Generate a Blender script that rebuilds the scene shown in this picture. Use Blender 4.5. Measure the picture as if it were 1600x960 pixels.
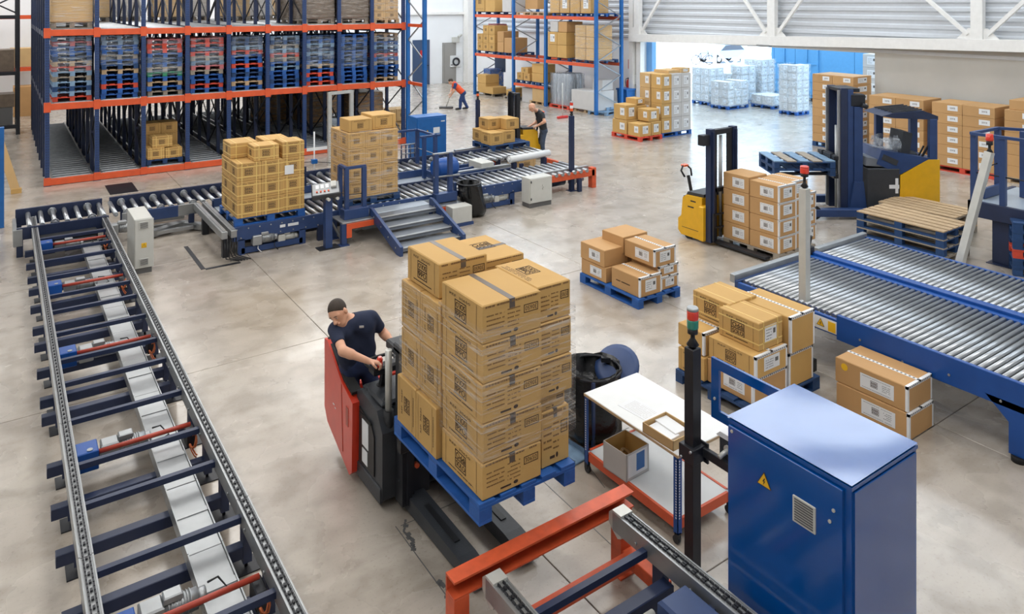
import bpy, math, random
import numpy as np
from mathutils import Vector, Matrix
random.seed(7)
PI = math.pi
for o in list(bpy.data.objects): bpy.data.objects.remove(o, do_unlink=True)
C = bpy.context.scene.collection
scene = bpy.context.scene

# ------------------------------------------------------------ camera
# world axes: X runs away to the right of the camera, Y away to the left, camera stands above the origin
EYE = 4.6; FOC = 1162.0; HX, HY = 800.0, 3.5; TH = math.radians(55.43)
cam_data = bpy.data.cameras.new('camera'); cam = bpy.data.objects.new('camera', cam_data); C.objects.link(cam)
cam.location = (0, 0, EYE)
cam.rotation_euler = (PI/2, 0, -math.atan2(math.cos(TH), math.sin(TH)))
cam_data.sensor_width = 36.0; cam_data.lens = FOC/1600*36
cam_data.shift_y = -(480-HY)/1600
cam_data.clip_end = 400
scene.camera = cam
def P(px, py, h=0.0):
    """floor-plan point of a photograph pixel that lies on the level z = h"""
    Z = FOC*(EYE-h)/(py-HY); X = (px-HX)/FOC*Z
    return (X*math.sin(TH)+Z*math.cos(TH), -X*math.cos(TH)+Z*math.sin(TH))

# ------------------------------------------------------------ view, world, sun, area lights
vs = scene.view_settings
vs.view_transform = 'Standard'; vs.look = 'None'; vs.gamma = 1.0; vs.use_curve_mapping = False
vs.exposure = 0.0
world = bpy.data.worlds.new('world'); scene.world = world; world.use_nodes = True
bg = world.node_tree.nodes['Background']; bg.inputs[0].default_value = (0.62, 0.82, 1.0, 1); bg.inputs[1].default_value = 3.6
sun_d = bpy.data.lights.new('sun', 'SUN'); sun_d.energy = 14.0; sun_d.angle = 0.02; sun_d.color = (1, .97, .92)
sun = bpy.data.objects.new('sun', sun_d); C.objects.link(sun)
sun.rotation_euler = Vector((-0.8, 0.12, .62)).to_track_quat('Z', 'Y').to_euler()
def area(name, loc, sx, sy, power, col=(1, 1, 1)):
    d = bpy.data.lights.new(name, 'AREA'); d.shape = 'RECTANGLE'; d.size = sx; d.size_y = sy; d.energy = power; d.color = col
    o = bpy.data.objects.new(name, d); C.objects.link(o); o.location = loc
    return o
for ix, x in enumerate((-2.0, 4.0, 9.5, 15.0, 20.0)):
    for iy, y in enumerate((2, 10, 19, 28, 34)):
        area('skylight_lamp', (x, y, 8.7), 2.2, 5.6, (200, 225, 270, 290, 240)[iy], (1, .985, .955) if x < 12 else (.86, .935, 1))

# ------------------------------------------------------------ helpers
MATS = {}
def lin(c):
    return tuple(((v/255)/12.92 if v/255 <= .04045 else ((v/255+.055)/1.055)**2.4) for v in c)
def mat(name, rgb, rough=.5, metal=0., var=0., vscale=8., bump=0., bscale=60., spec=.5, objvar=0., coat=0.):
    """plain procedural paint: sRGB colour, optional blotchy variation, fine relief and per-object tint"""
    m = bpy.data.materials.new(name); m.use_nodes = True; MATS[name] = m
    nt = m.node_tree; b = nt.nodes['Principled BSDF']; L = nt.links.new
    col = lin(rgb)+(1,)
    b.inputs['Base Color'].default_value = col; b.inputs['Roughness'].default_value = rough; b.inputs['Metallic'].default_value = metal
    b.inputs['Specular IOR Level'].default_value = spec
    if coat: b.inputs['Coat Weight'].default_value = coat; b.inputs['Coat Roughness'].default_value = .12
    m.diffuse_color = col
    if var or objvar:
        hsv = nt.nodes.new('ShaderNodeHueSaturation'); hsv.inputs['Color'].default_value = col
        tc = nt.nodes.new('ShaderNodeTexCoord')
        add = None
        if var:
            n = nt.nodes.new('ShaderNodeTexNoise'); n.inputs['Scale'].default_value = vscale; n.inputs['Detail'].default_value = 5
            L(tc.outputs['Object'], n.inputs['Vector'])
            r = nt.nodes.new('ShaderNodeMapRange'); r.inputs[1].default_value = .3; r.inputs[2].default_value = .7
            r.inputs[3].default_value = 1-var; r.inputs[4].default_value = 1+var*.6
            L(n.outputs['Fac'], r.inputs[0]); add = r.outputs[0]
        if objvar:
            oi = nt.nodes.new('ShaderNodeObjectInfo')
            r2 = nt.nodes.new('ShaderNodeMapRange'); r2.inputs[3].default_value = 1-objvar; r2.inputs[4].default_value = 1+objvar
            L(oi.outputs['Random'], r2.inputs[0])
            if add:
                mu = nt.nodes.new('ShaderNodeMath'); mu.operation = 'MULTIPLY'; L(add, mu.inputs[0]); L(r2.outputs[0], mu.inputs[1]); add = mu.outputs[0]
            else: add = r2.outputs[0]
        L(add, hsv.inputs['Value']); L(hsv.outputs[0], b.inputs['Base Color'])
    if bump:
        tc2 = nt.nodes.new('ShaderNodeTexCoord'); n2 = nt.nodes.new('ShaderNodeTexNoise'); n2.inputs['Scale'].default_value = bscale; n2.inputs['Detail'].default_value = 4
        bp = nt.nodes.new('ShaderNodeBump'); bp.inputs['Strength'].default_value = bump; bp.inputs['Distance'].default_value = .02
        L(tc2.outputs['Object'], n2.inputs['Vector']); L(n2.outputs['Fac'], bp.inputs['Height']); L(bp.outputs[0], b.inputs['Normal'])
    return m
def film(name, rgb, dens, scale=(2, 2, 26), lo=.42, hi=.75):
    """stretch film: mostly clear, with glossy milky streaks"""
    m = bpy.data.materials.new(name); m.use_nodes = True; MATS[name] = m; nt = m.node_tree; L = nt.links.new
    for n in list(nt.nodes):
        if n.type == 'BSDF_PRINCIPLED': b = n
        if n.type == 'OUTPUT_MATERIAL': out = n
    b.inputs['Base Color'].default_value = lin(rgb)+(1,); b.inputs['Roughness'].default_value = .18
    tr = nt.nodes.new('ShaderNodeBsdfTransparent'); mx = nt.nodes.new('ShaderNodeMixShader')
    tc = nt.nodes.new('ShaderNodeTexCoord'); mp = nt.nodes.new('ShaderNodeMapping'); mp.inputs['Scale'].default_value = scale
    mp.inputs['Rotation'].default_value = (.12, .1, 0)
    n = nt.nodes.new('ShaderNodeTexNoise'); n.inputs['Scale'].default_value = 1.3; n.inputs['Detail'].default_value = 6; n.inputs['Distortion'].default_value = .8
    r = nt.nodes.new('ShaderNodeMapRange'); r.inputs[1].default_value = lo; r.inputs[2].default_value = hi; r.inputs[3].default_value = dens*.25; r.inputs[4].default_value = min(1, dens*2.6)
    L(tc.outputs['Object'], mp.inputs['Vector']); L(mp.outputs[0], n.inputs['Vector']); L(n.outputs['Fac'], r.inputs[0])
    bp = nt.nodes.new('ShaderNodeBump'); bp.inputs['Strength'].default_value = .6; bp.inputs['Distance'].default_value = .03
    L(n.outputs['Fac'], bp.inputs['Height']); L(bp.outputs[0], b.inputs['Normal'])
    L(r.outputs[0], mx.inputs[0]); L(tr.outputs[0], mx.inputs[1]); L(b.outputs[0], mx.inputs[2]); L(mx.outputs[0], out.inputs[0])
    return m

_text_cache = {}
def text_geo(s):
    if s not in _text_cache:
        cu = bpy.data.curves.new('t', 'FONT'); cu.body = s; cu.resolution_u = 2; cu.size = 1.0
        o = bpy.data.objects.new('t', cu); C.objects.link(o)
        dg = bpy.context.evaluated_depsgraph_get(); me = bpy.data.meshes.new_from_object(o.evaluated_get(dg))
        v = [tuple(x.co[:2]) for x in me.vertices]; f = [tuple(p.vertices) for p in me.polygons]
        bpy.data.objects.remove(o); bpy.data.curves.remove(cu); bpy.data.meshes.remove(me)
        xs = [a for a, _ in v] or [0]; ys = [b for _, b in v] or [0]
        x0, x1, y0, y1 = min(xs), max(xs), min(ys), max(ys)
        v = [((a-x0)/(x1-x0+1e-9), (b-y0)/(y1-y0+1e-9)) for a, b in v]
        _text_cache[s] = (v, f, (x1-x0)/(y1-y0+1e-9))
    return _text_cache[s]

class MB:
    """collects geometry that ends up as ONE mesh"""
    def __init__(s): s.v = []; s.f = []; s.m = []; s.sm = []
    def face(s, idx, mi=0, sm=False): s.f.append(idx); s.m.append(mi); s.sm.append(sm)
    def box(s, x0, y0, z0, x1, y1, z1, mi=0):
        n = len(s.v); s.v += [(x0,y0,z0),(x1,y0,z0),(x1,y1,z0),(x0,y1,z0),(x0,y0,z1),(x1,y0,z1),(x1,y1,z1),(x0,y1,z1)]
        for q in ((0,3,2,1),(4,5,6,7),(0,1,5,4),(1,2,6,5),(2,3,7,6),(3,0,4,7)): s.face([n+i for i in q], mi)
        return s
    def cb(s, cx, cy, z0, sx, sy, sz, mi=0): return s.box(cx-sx/2, cy-sy/2, z0, cx+sx/2, cy+sy/2, z0+sz, mi)
    def bevbox(s, x0, y0, z0, x1, y1, z1, b=.01, mi=0):
        n = len(s.v)
        for z, k in ((z0, b), (z0+b, 0), (z1-b, 0), (z1, b)):
            s.v += [(x0+k,y0+k,z),(x1-k,y0+k,z),(x1-k,y1-k,z),(x0+k,y1-k,z)]
        s.face([n+3,n+2,n+1,n], mi); s.face([n+12,n+13,n+14,n+15], mi)
        for l in range(3):
            for i in range(4): s.face([n+l*4+i, n+l*4+(i+1)%4, n+l*4+4+(i+1)%4, n+l*4+4+i], mi)
        return s
    def quad(s, a, b, c, d, mi=0):
        n = len(s.v); s.v += [tuple(a),tuple(b),tuple(c),tuple(d)]; s.face([n,n+1,n+2,n+3], mi); return s
    def poly(s, pts, mi=0):
        n = len(s.v); s.v += [tuple(p) for p in pts]; s.face(list(range(n, n+len(pts))), mi); return s
    def frame(s, p, q):
        p = Vector(p); q = Vector(q); d = (q-p); l = d.length; d.normalize()
        up = Vector((0,0,1)) if abs(d.z) < .95 else Vector((0,1,0))
        a = d.cross(up).normalized(); b = a.cross(d).normalized()
        return p, q, a, b
    def bar(s, p, q, w, h=None, mi=0):
        """rectangular bar from p to q, w wide (level), h deep"""
        h = w if h is None else h; p, q, a, b = s.frame(p, q); n = len(s.v)
        for e in (p, q):
            for i, j in ((-1,-1),(1,-1),(1,1),(-1,1)): s.v.append(tuple(e+a*(i*w/2)+b*(j*h/2)))
        for i in range(4): s.face([n+i, n+4+i, n+4+(i+1)%4, n+(i+1)%4], mi)
        s.face([n,n+1,n+2,n+3], mi); s.face([n+7,n+6,n+5,n+4], mi); return s
    def cyl(s, p, q, r, r2=None, n=10, mi=0, caps=True):
        r2 = r if r2 is None else r2; p, q, a, b = s.frame(p, q); k = len(s.v)
        for e, rr in ((p, r), (q, r2)):
            for i in range(n):
                t = 2*PI*i/n; s.v.append(tuple(e+a*(rr*math.cos(t))+b*(rr*math.sin(t))))
        for i in range(n): s.face([k+i, k+(i+1)%n, k+n+(i+1)%n, k+n+i], mi, True)
        if caps: s.face([k+i for i in range(n)][::-1], mi); s.face([k+n+i for i in range(n)], mi)
        return s
    def tube(s, pts, r, n=6, mi=0, closed=False):
        pts = [Vector(p) for p in pts]; k = len(s.v); N = len(pts); pa = None
        for i, p in enumerate(pts):
            d = (pts[(i+1) % N if closed else min(i+1, N-1)]-pts[(i-1) % N if closed else max(i-1, 0)]).normalized()
            if pa is None:
                up = Vector((0,0,1)) if abs(d.z) < .9 else Vector((1,0,0)); a = d.cross(up).normalized()
            else: a = (pa-d*pa.dot(d)).normalized()
            pa = a; b = d.cross(a); rr = r[i] if isinstance(r, (list, tuple)) else r
            for j in range(n):
                t = 2*PI*j/n; s.v.append(tuple(p+a*(rr*math.cos(t))+b*(rr*math.sin(t))))
        for i in range(N if closed else N-1):
            i2 = (i+1) % N
            for j in range(n): s.face([k+i*n+j, k+i*n+(j+1)%n, k+i2*n+(j+1)%n, k+i2*n+j], mi, True)
        if not closed: s.face([k+j for j in range(n)][::-1], mi); s.face([k+(N-1)*n+j for j in range(n)], mi)
        return s
    def lathe(s, prof, c=(0,0,0), n=12, mi=0, sm=True):
        k = len(s.v); N = len(prof)
        for r, z in prof:
            for j in range(n): t = 2*PI*j/n; s.v.append((c[0]+r*math.cos(t), c[1]+r*math.sin(t), c[2]+z))
        for i in range(N-1):
            for j in range(n): s.face([k+i*n+j, k+i*n+(j+1)%n, k+(i+1)*n+(j+1)%n, k+(i+1)*n+j], mi, sm)
        s.face([k+j for j in range(n)][::-1], mi); s.face([k+(N-1)*n+j for j in range(n)], mi); return s
    def prism(s, poly, a0, a1, axis='y', mi=0):
        """2D outline pushed along an axis: axis x -> (y,z), y -> (x,z), z -> (x,y)"""
        k = len(s.v); N = len(poly)
        for a in (a0, a1):
            for u, w in poly: s.v.append({'x': (a,u,w), 'y': (u,a,w), 'z': (u,w,a)}[axis])
        for i in range(N): s.face([k+i, k+(i+1)%N, k+N+(i+1)%N, k+N+i], mi)
        s.face([k+i for i in range(N)][::-1], mi); s.face([k+N+i for i in range(N)], mi); return s
    def text(s, t, o, ux, uy, h, w=None, mi=0):
        """flat lettering: o lower left corner, ux/uy unit directions, h height, w width"""
        v, f, asp = text_geo(t); w = h*asp if w is None else w; o = Vector(o); ux = Vector(ux); uy = Vector(uy); k = len(s.v)
        for a, b in v: s.v.append(tuple(o+ux*(a*w)+uy*(b*h)))
        for q in f: s.face([k+i for i in q], mi)
        return s
    def rect(s, o, ux, uy, w, h, mi=0):
        o = Vector(o); ux = Vector(ux); uy = Vector(uy); return s.quad(o, o+ux*w, o+ux*w+uy*h, o+uy*h, mi)
    def mesh(s, name, mats=()):
        me = bpy.data.meshes.new(name); me.from_pydata(s.v, [], s.f)
        me.polygons.foreach_set('material_index', s.m); me.polygons.foreach_set('use_smooth', s.sm)
        for m in mats: me.materials.append(MATS[m] if isinstance(m, str) else m)
        me.update(); return me
def obj(name, geo, mats=(), parent=None, loc=(0,0,0), rz=0, rot=None, stuff=False, label=None):
    """ONE mesh object; a part when it has a parent"""
    if isinstance(geo, MB): geo = geo.mesh(name, [mats] if isinstance(mats, str) else mats)
    o = bpy.data.objects.new(name, geo); C.objects.link(o); o.location = loc
    o.rotation_euler = rot if rot else (0,0,rz)
    if parent: o.parent = parent
    if stuff: o['kind'] = 'stuff'
    if label: o['label'] = label
    return o
def tag(o, label, cat, group=None):
    o['label'] = label; o['category'] = cat
    if group: o['group'] = group
    return o
def thing(name, label, cat, loc=(0,0,0), rz=0, group=None):
    o = bpy.data.objects.new(name, None); C.objects.link(o); o.location = loc; o.rotation_euler = (0,0,rz); o.empty_display_size = .2
    return tag(o, label, cat, group)
def struct(name, geo, mats=(), parent=None, loc=(0,0,0)):
    o = obj(name, geo, mats, parent, loc)
    if not parent: o['kind'] = 'structure'
    return o
ORD = ['zeroth','first','second','third','fourth','fifth','sixth','seventh','eighth','ninth','tenth','eleventh','twelfth','thirteenth','fourteenth','fifteenth']
def up_ord(i, n): return 'bottom' if i == 0 else ('topmost' if i == n-1 else ORD[i+1]+' from below')

# ------------------------------------------------------------ materials
mat('deep_blue', (42,66,112), .42, var=.12, vscale=5)          # painted steel of the racks
mat('navy', (34,46,76), .42, var=.12, vscale=5)                # conveyor frames
mat('conveyor_blue', (14,74,150), .35, var=.1, vscale=4)       # brighter conveyor frames
mat('cabinet_blue', (0,76,152), .16, var=.05, vscale=2.5, bump=.1, bscale=3.2, coat=.6)
mat('bright_blue', (30,100,170), .4, var=.1)
mat('orange', (216,90,50), .42, var=.1, vscale=6)
mat('orange_worn', (208,88,50), .45, var=.2, vscale=9)
mat('roller_steel', (178,182,186), .32, .85, var=.08)
mat('zinc', (165,168,170), .4, .75, var=.12, vscale=5)
mat('aluminium', (204,204,198), .38, .35, var=.06)
mat('plate_grey', (128,134,142), .42, .35, var=.15, vscale=3)
mat('sheet_pale', (176,186,196), .35, .3, var=.08, vscale=2)
mat('dark_metal', (38,40,46), .45, .2, var=.15)
mat('black_plastic', (26,27,30), .5, var=.15)
mat('charcoal', (52,55,60), .5, var=.15, bump=.08)
mat('rubber', (20,20,21), .7)
mat('red_shell', (206,58,36), .36, var=.06, coat=.2)
mat('yellow_shell', (226,172,24), .38, var=.06, coat=.2)
mat('grey_panel', (196,196,190), .45, var=.04)
mat('grey_dark', (96,96,96), .5)
mat('white_paint', (226,228,228), .55, var=.03)
mat('warm_white', (234,232,228), .6, var=.04)
mat('wall_white', (236,238,240), .75, var=.03, vscale=1)
mat('concrete_wall', (190,188,182), .8, var=.06, vscale=1.2)
mat('door_grey', (150,148,144), .6)
mat('yard', (225,228,232), .8, var=.03, vscale=.6)
mat('carton', (198,158,94), .72, var=.05, vscale=3, objvar=.06, bump=.03, bscale=20)
mat('carton_brown', (190,148,98), .72, var=.05, vscale=3, objvar=.06, bump=.03, bscale=20)
mat('carton_pale', (200,166,116), .75, var=.06, vscale=3, objvar=.08)
mat('carton_grey', (196,194,192), .75, var=.05, vscale=3, objvar=.05)
mat('ink', (64,46,32), .7)
mat('ink_soft', (128,96,58), .75)
mat('tape', (150,116,72), .3)
mat('tape_dark', (96,84,74), .35)
mat('strap', (226,196,120), .4)
mat('label_white', (226,228,230), .6)
mat('wood', (186,160,126), .8, var=.18, vscale=9, objvar=.12, bump=.1, bscale=40)
mat('wood_grey', (156,146,132), .8, var=.2, vscale=9, objvar=.12, bump=.1, bscale=40)
mat('pallet_blue', (34,90,164), .6, var=.2, vscale=9, objvar=.12, bump=.08, bscale=40)
mat('pallet_blue_dark', (30,66,112), .65, var=.2, vscale=9, objvar=.15)
mat('pallet_blue_pale', (120,150,178), .7, var=.2, vscale=9, objvar=.15)
mat('pallet_red', (208,74,52), .65, var=.18, vscale=9, objvar=.12)
mat('pallet_green', (34,136,92), .65, var=.15, vscale=9)
mat('pallet_pink', (196,112,116), .65, var=.15, vscale=9)
mat('skin', (222,168,138), .5, var=.04, vscale=20)
mat('shirt_navy', (30,40,66), .85, var=.12, vscale=12, bump=.1, bscale=30)
mat('shirt_black', (46,48,52), .85, var=.12, vscale=12)
mat('shirt_orange', (226,84,42), .8, var=.08, vscale=12)
mat('trousers_navy', (34,46,80), .85, var=.14, vscale=12, bump=.1, bscale=30)
mat('trousers_blue', (42,66,116), .85, var=.12, vscale=12)
mat('jeans', (66,78,98), .85, var=.14, vscale=14)
mat('hair_dark', (58,47,38), .7, var=.2, vscale=60)
mat('bag_black', (24,25,27), .25, var=.1, bump=.5, bscale=14)
mat('beacon_red', (220,60,40), .25, coat=.5)
mat('beacon_orange', (240,96,40), .25, coat=.5)
mat('beacon_green', (40,130,110), .25, coat=.5)
mat('sign_yellow', (236,186,40), .4)
mat('sign_red', (196,44,36), .4)
mat('extinguisher_red', (190,52,44), .35)
mat('shaft_red', (168,62,44), .4, var=.15)
mat('cable_orange', (206,110,60), .5)
mat('car_silver', (150,168,190), .3, .5)
mat('car_dark', (60,70,84), .2, .2)
film('film_clear', (240,240,238), .17, (2,2,34), .5, .72)
film('film_blue', (196,208,222), .24, (2,2,24), .46, .74)
mat('lane_steel', (140,144,148), .42, .7, var=.15)
film('film_grey', (170,160,150), .5, (2,2,14))
film('film_silver', (200,206,212), .7, (16,16,1.5))
film('film_white', (222,230,238), .22, (5,5,5))
# ------------------------------------------------------------ floor
def floor_material():
    m = bpy.data.materials.new('polished_concrete'); m.use_nodes = True; MATS['polished_concrete'] = m; nt = m.node_tree; L = nt.links.new
    b = nt.nodes['Principled BSDF']; tc = nt.nodes.new('ShaderNodeTexCoord')
    def noise(sc, det, vec=None, dist=0):
        n = nt.nodes.new('ShaderNodeTexNoise'); n.inputs['Scale'].default_value = sc; n.inputs['Detail'].default_value = det; n.inputs['Distortion'].default_value = dist
        L(vec or tc.outputs['Object'], n.inputs['Vector']); return n.outputs['Fac']
    def ramp(fac, pts):
        r = nt.nodes.new('ShaderNodeValToRGB'); e = r.color_ramp.elements
        e[0].position, e[0].color = pts[0][0], pts[0][1]+(1,); e[1].position, e[1].color = pts[-1][0], pts[-1][1]+(1,)
        for p, c in pts[1:-1]: q = e.new(p); q.color = c+(1,)
        L(fac, r.inputs[0]); return r.outputs[0]
    def mix(fac, a, c, mode='MIX'):
        x = nt.nodes.new('ShaderNodeMix'); x.data_type = 'RGBA'; x.blend_type = mode
        if isinstance(fac, float): x.inputs[0].default_value = fac
        else: L(fac, x.inputs[0])
        L(a, x.inputs[6]); L(c, x.inputs[7]); return x.outputs[2]
    big = noise(.55, 8, dist=.15)
    base = ramp(big, [(.28, lin((160,151,139))), (.45, lin((176,166,154))), (.6, lin((184,175,163))), (.78, lin((193,184,172)))])
    stain = ramp(noise(2.8, 12, dist=.2), [(.38, (.62,.6,.57)), (.54, (1,1,1))])
    sp = ramp(noise(38, 3), [(.3, (.72,.7,.68)), (.42, (1,1,1))])
    mp = nt.nodes.new('ShaderNodeMapping'); mp.inputs['Scale'].default_value = (.5, 3.2, 1); mp.inputs['Rotation'].default_value = (0,0,.9); L(tc.outputs['Object'], mp.inputs['Vector'])
    streak = ramp(noise(1.6, 9, mp.outputs[0], .2), [(.36, (.74,.72,.7)), (.52, (1,1,1))])
    c = mix(.55, base, stain, 'MULTIPLY'); c = mix(.5, c, sp, 'MULTIPLY'); c = mix(.34, c, streak, 'MULTIPLY')
    L(c, b.inputs['Base Color'])
    rr = nt.nodes.new('ShaderNodeMapRange'); rr.inputs[1].default_value = .3; rr.inputs[2].default_value = .7; rr.inputs[3].default_value = .18; rr.inputs[4].default_value = .34
    L(noise(1.2, 6, dist=.5), rr.inputs[0]); L(rr.outputs[0], b.inputs['Roughness'])
    bp = nt.nodes.new('ShaderNodeBump'); bp.inputs['Strength'].default_value = .07; bp.inputs['Distance'].default_value = .02
    L(noise(9, 6), bp.inputs['Height']); L(bp.outputs[0], b.inputs['Normal'])
    b.inputs['Specular IOR Level'].default_value = .7; b.inputs['Coat Weight'].default_value = .4; b.inputs['Coat Roughness'].default_value = .24
floor_material()
XW, YW = 22.5, 37.0            # back wall plane, left wall plane
fl = struct('floor', MB().box(-8, -6, -.3, XW, YW, -.03), 'grey_dark')
xs = [-8, -2.2, 3.72, 8.4, 13.0, 17.6, XW]
ys = [-6, -1.6, 4.05, 9.85, 14.2, 20.0, 26.0, 32.0, YW]
g = .004
for i in range(len(xs)-1):
    for j in range(len(ys)-1):
        x0, x1, y0, y1 = xs[i]+g, xs[i+1]-g, ys[j]+g, ys[j+1]-g
        obj('floor_slab', MB().bevbox(x0, y0, -.031, x1, y1, 0, .004), 'polished_concrete', fl)
for a in (((2.86,5.95),(2.84,4.1)), ((4.3,5.9),(4.25,4.1)), ((4.95,6.2),(4.72,5.3)), ((2.9,5.93),(5.6,5.9))):
    obj('saw_joint', MB().bar((*a[0],.0006), (*a[1],.0006), .008, .0012), 'grey_dark', fl)
rnd = random.Random(4)
for pts in (((2.98,5.98),(2.9,5.86),(2.9,5.7),(2.86,5.6)), ((2.86,5.2),(2.9,5.08),(2.83,4.98),(2.86,4.85))):
    cr = MB(); pr_ = None
    for p, q in zip(pts, pts[1:]):
        for k in range(4):
            a = Vector(p).lerp(Vector(q), k/4); b = Vector(p).lerp(Vector(q), (k+1)/4); w_ = rnd.uniform(.012,.05)
            cr.bar((a.x+rnd.uniform(-.012,.012), a.y, .0008), (b.x+rnd.uniform(-.012,.012), b.y, .0008), w_, .001)
    obj('floor_crack', cr, 'grey_dark', fl)
obj('steel_floor_plate', MB().box(*P(172,305),-.01,*P(206,285),.004), 'dark_metal', fl)
# ------------------------------------------------------------ shell
wb = struct('wall_back', MB().box(XW, 22.95, -.1, XW+.3, YW, 9.0).box(XW, -6, -.1, XW+.3, 12.68, 9.0).box(XW, 12.68, 3.3, XW+.3, 22.95, 9.0), 'wall_white')
def siding(y0, y1, z0, z1, x):
    b = MB(); pitch = .26; z = z0; prof = []
    while z < z1:
        prof += [(x, z), (x-.05, z+.04), (x-.05, z+.13), (x, z+.17)]; z += pitch
    k = len(b.v)
    for y in (y0, y1): b.v += [(px, y, pz) for px, pz in prof]
    n = len(prof)
    for i in range(n-1): b.face([k+i, k+i+1, k+n+i+1, k+n+i])
    return b
mat('siding', (205,208,212), .45, .1, var=.03)
obj('corrugated_siding', siding(-6, 22.9, 3.0, 8.9, XW-.02), 'siding', wb)
obj('corrugated_siding', siding(22.9, YW, 3.05, 8.9, XW-.02), 'siding', wb)
obj('concrete_panel', MB().box(XW-.06, 4.2, 0, XW, 12.66, 3.3), 'concrete_wall', wb)
obj('concrete_panel', MB().box(XW-.06, -6, 0, XW, 4.19, 3.3), 'concrete_wall', wb)
# white truss that carries the wall above the loading opening (its lower chord drops slightly to the left)
def zl(y): return 2.93+(23.0-y)*.0245
tr = struct('trim_1', MB().prism([(23.3, zl(23.3)),(-6, zl(-6)),(-6, zl(-6)+.32),(23.3, zl(23.3)+.32)], XW-.42, XW-.12, 'x'), 'warm_white')
def tx(px): 
    # where the truss plane X = XW-.3 meets a pixel column
    a = (px-HX)/FOC; s, c = math.sin(TH), math.cos(TH); X = XW-.3
    # x = X*s - Y*c = a*(X*c + Y*s)
    return X*(s-a*c)/(a*s+c)
posts = [tx(997), tx(1207), tx(1528)]
for y in posts:
    obj('post', MB().cb(XW-.3, y, zl(y)+.3, .2, .3, 5.6), 'warm_white', tr)
    obj('gusset', MB().prism([(y-.55, zl(y)+.32),(y+.55, zl(y)+.32),(y+.25, zl(y)+.62),(y-.25, zl(y)+.62)], XW-.32, XW-.29, 'x'), 'warm_white', tr)
for y, d, rise, run in ((posts[0],-1,2.6,2.0),(posts[1],1,2.8,2.2),(posts[1],-1,2.8,2.2),(posts[2],1,2.6,2.9),(posts[2],-1,2.6,2.5)):
    obj('brace', MB().bar((XW-.32, y+d*.25, zl(y)+.45), (XW-.32, y+d*(.25+run), zl(y)+.45+rise), .1, .1), 'warm_white', tr)
obj('bolt_plate', MB().cb(XW-.36, posts[1]+.3, zl(posts[1])-.06, .2, .5, .07), 'zinc', tr)
# jamb and wall column
struct('trim_2', MB().box(XW-.25, 22.75, 0, XW-.02, 23.0, 3.0).box(XW-.3, 23.15, 0, XW-.05, 23.4, 8.9), 'warm_white')
struct('trim_3', MB().box(XW-.45, YW-.55, 0, XW-.05, YW-.05, 8.9).box(12, YW-.15, 3.9, XW-.4, YW-.02, 4.05), 'warm_white')
mat('jamb_blue', (120,170,220), .5)
struct('trim_4', MB().box(XW+.3, 22.62, 0, XW+.55, 22.95, 3.0), 'jamb_blue')
wl = struct('wall_left', MB().box(-8, YW, -.1, XW+.3, YW+.3, 9.0), 'wall_white')
d1 = struct('door_1', MB().box(P(690,130)[0], YW-.06, 0, P(716,130)[0]+.1, YW-.005, 2.3), 'door_grey')
obj('door_leaf', MB().box(P(690,130)[0]+.12, YW-.085, .02, P(716,130)[0]-.05, YW-.061, 2.2), 'door_grey', d1)
obj('door_handle', MB().cb(P(712,130)[0]-.1, YW-.11, 1.0, .12, .04, .04), 'dark_metal', d1)
mat('door_blue', (58,78,110), .5)
d2 = struct('door_2', MB().box(P(632,133)[0]+.3, YW-.06, 0, P(632,133)[0]+1.35, YW-.005, 2.5), 'door_blue')
obj('door_handle', MB().cb(P(632,133)[0]+1.2, YW-.1, 1.05, .12, .05, .05), 'dark_metal', d2)
obj('notice', MB().cb(P(632,133)[0]+.9, YW-.07, 1.5, .3, .02, .42), 'sign_red', d2)
struct('wall_front', MB().box(-8, -6.3, -.1, XW+.3, -6, 9.0), 'wall_white')
struct('wall_right', MB().box(-8.3, -6.3, -.1, -8, YW+.3, 9.0), 'wall_white')
mat('ceiling_grey', (206,210,216), .7, var=.05)
ce = struct('ceiling', MB().box(-8.3, -6.3, 9.0, XW+.3, YW+.3, 9.2), 'ceiling_grey')
yd = struct('ground_yard', MB().box(31.6, -60, -.4, 150, 150, -.012).box(XW, -60, -.4, 31.6, 0, -.012).box(XW, 40, -.4, 31.6, 150, -.012), 'yard')
struct('floor_dock', MB().box(XW, 0, -.4, 31.6, 40, -.008), 'polished_concrete')

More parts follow.
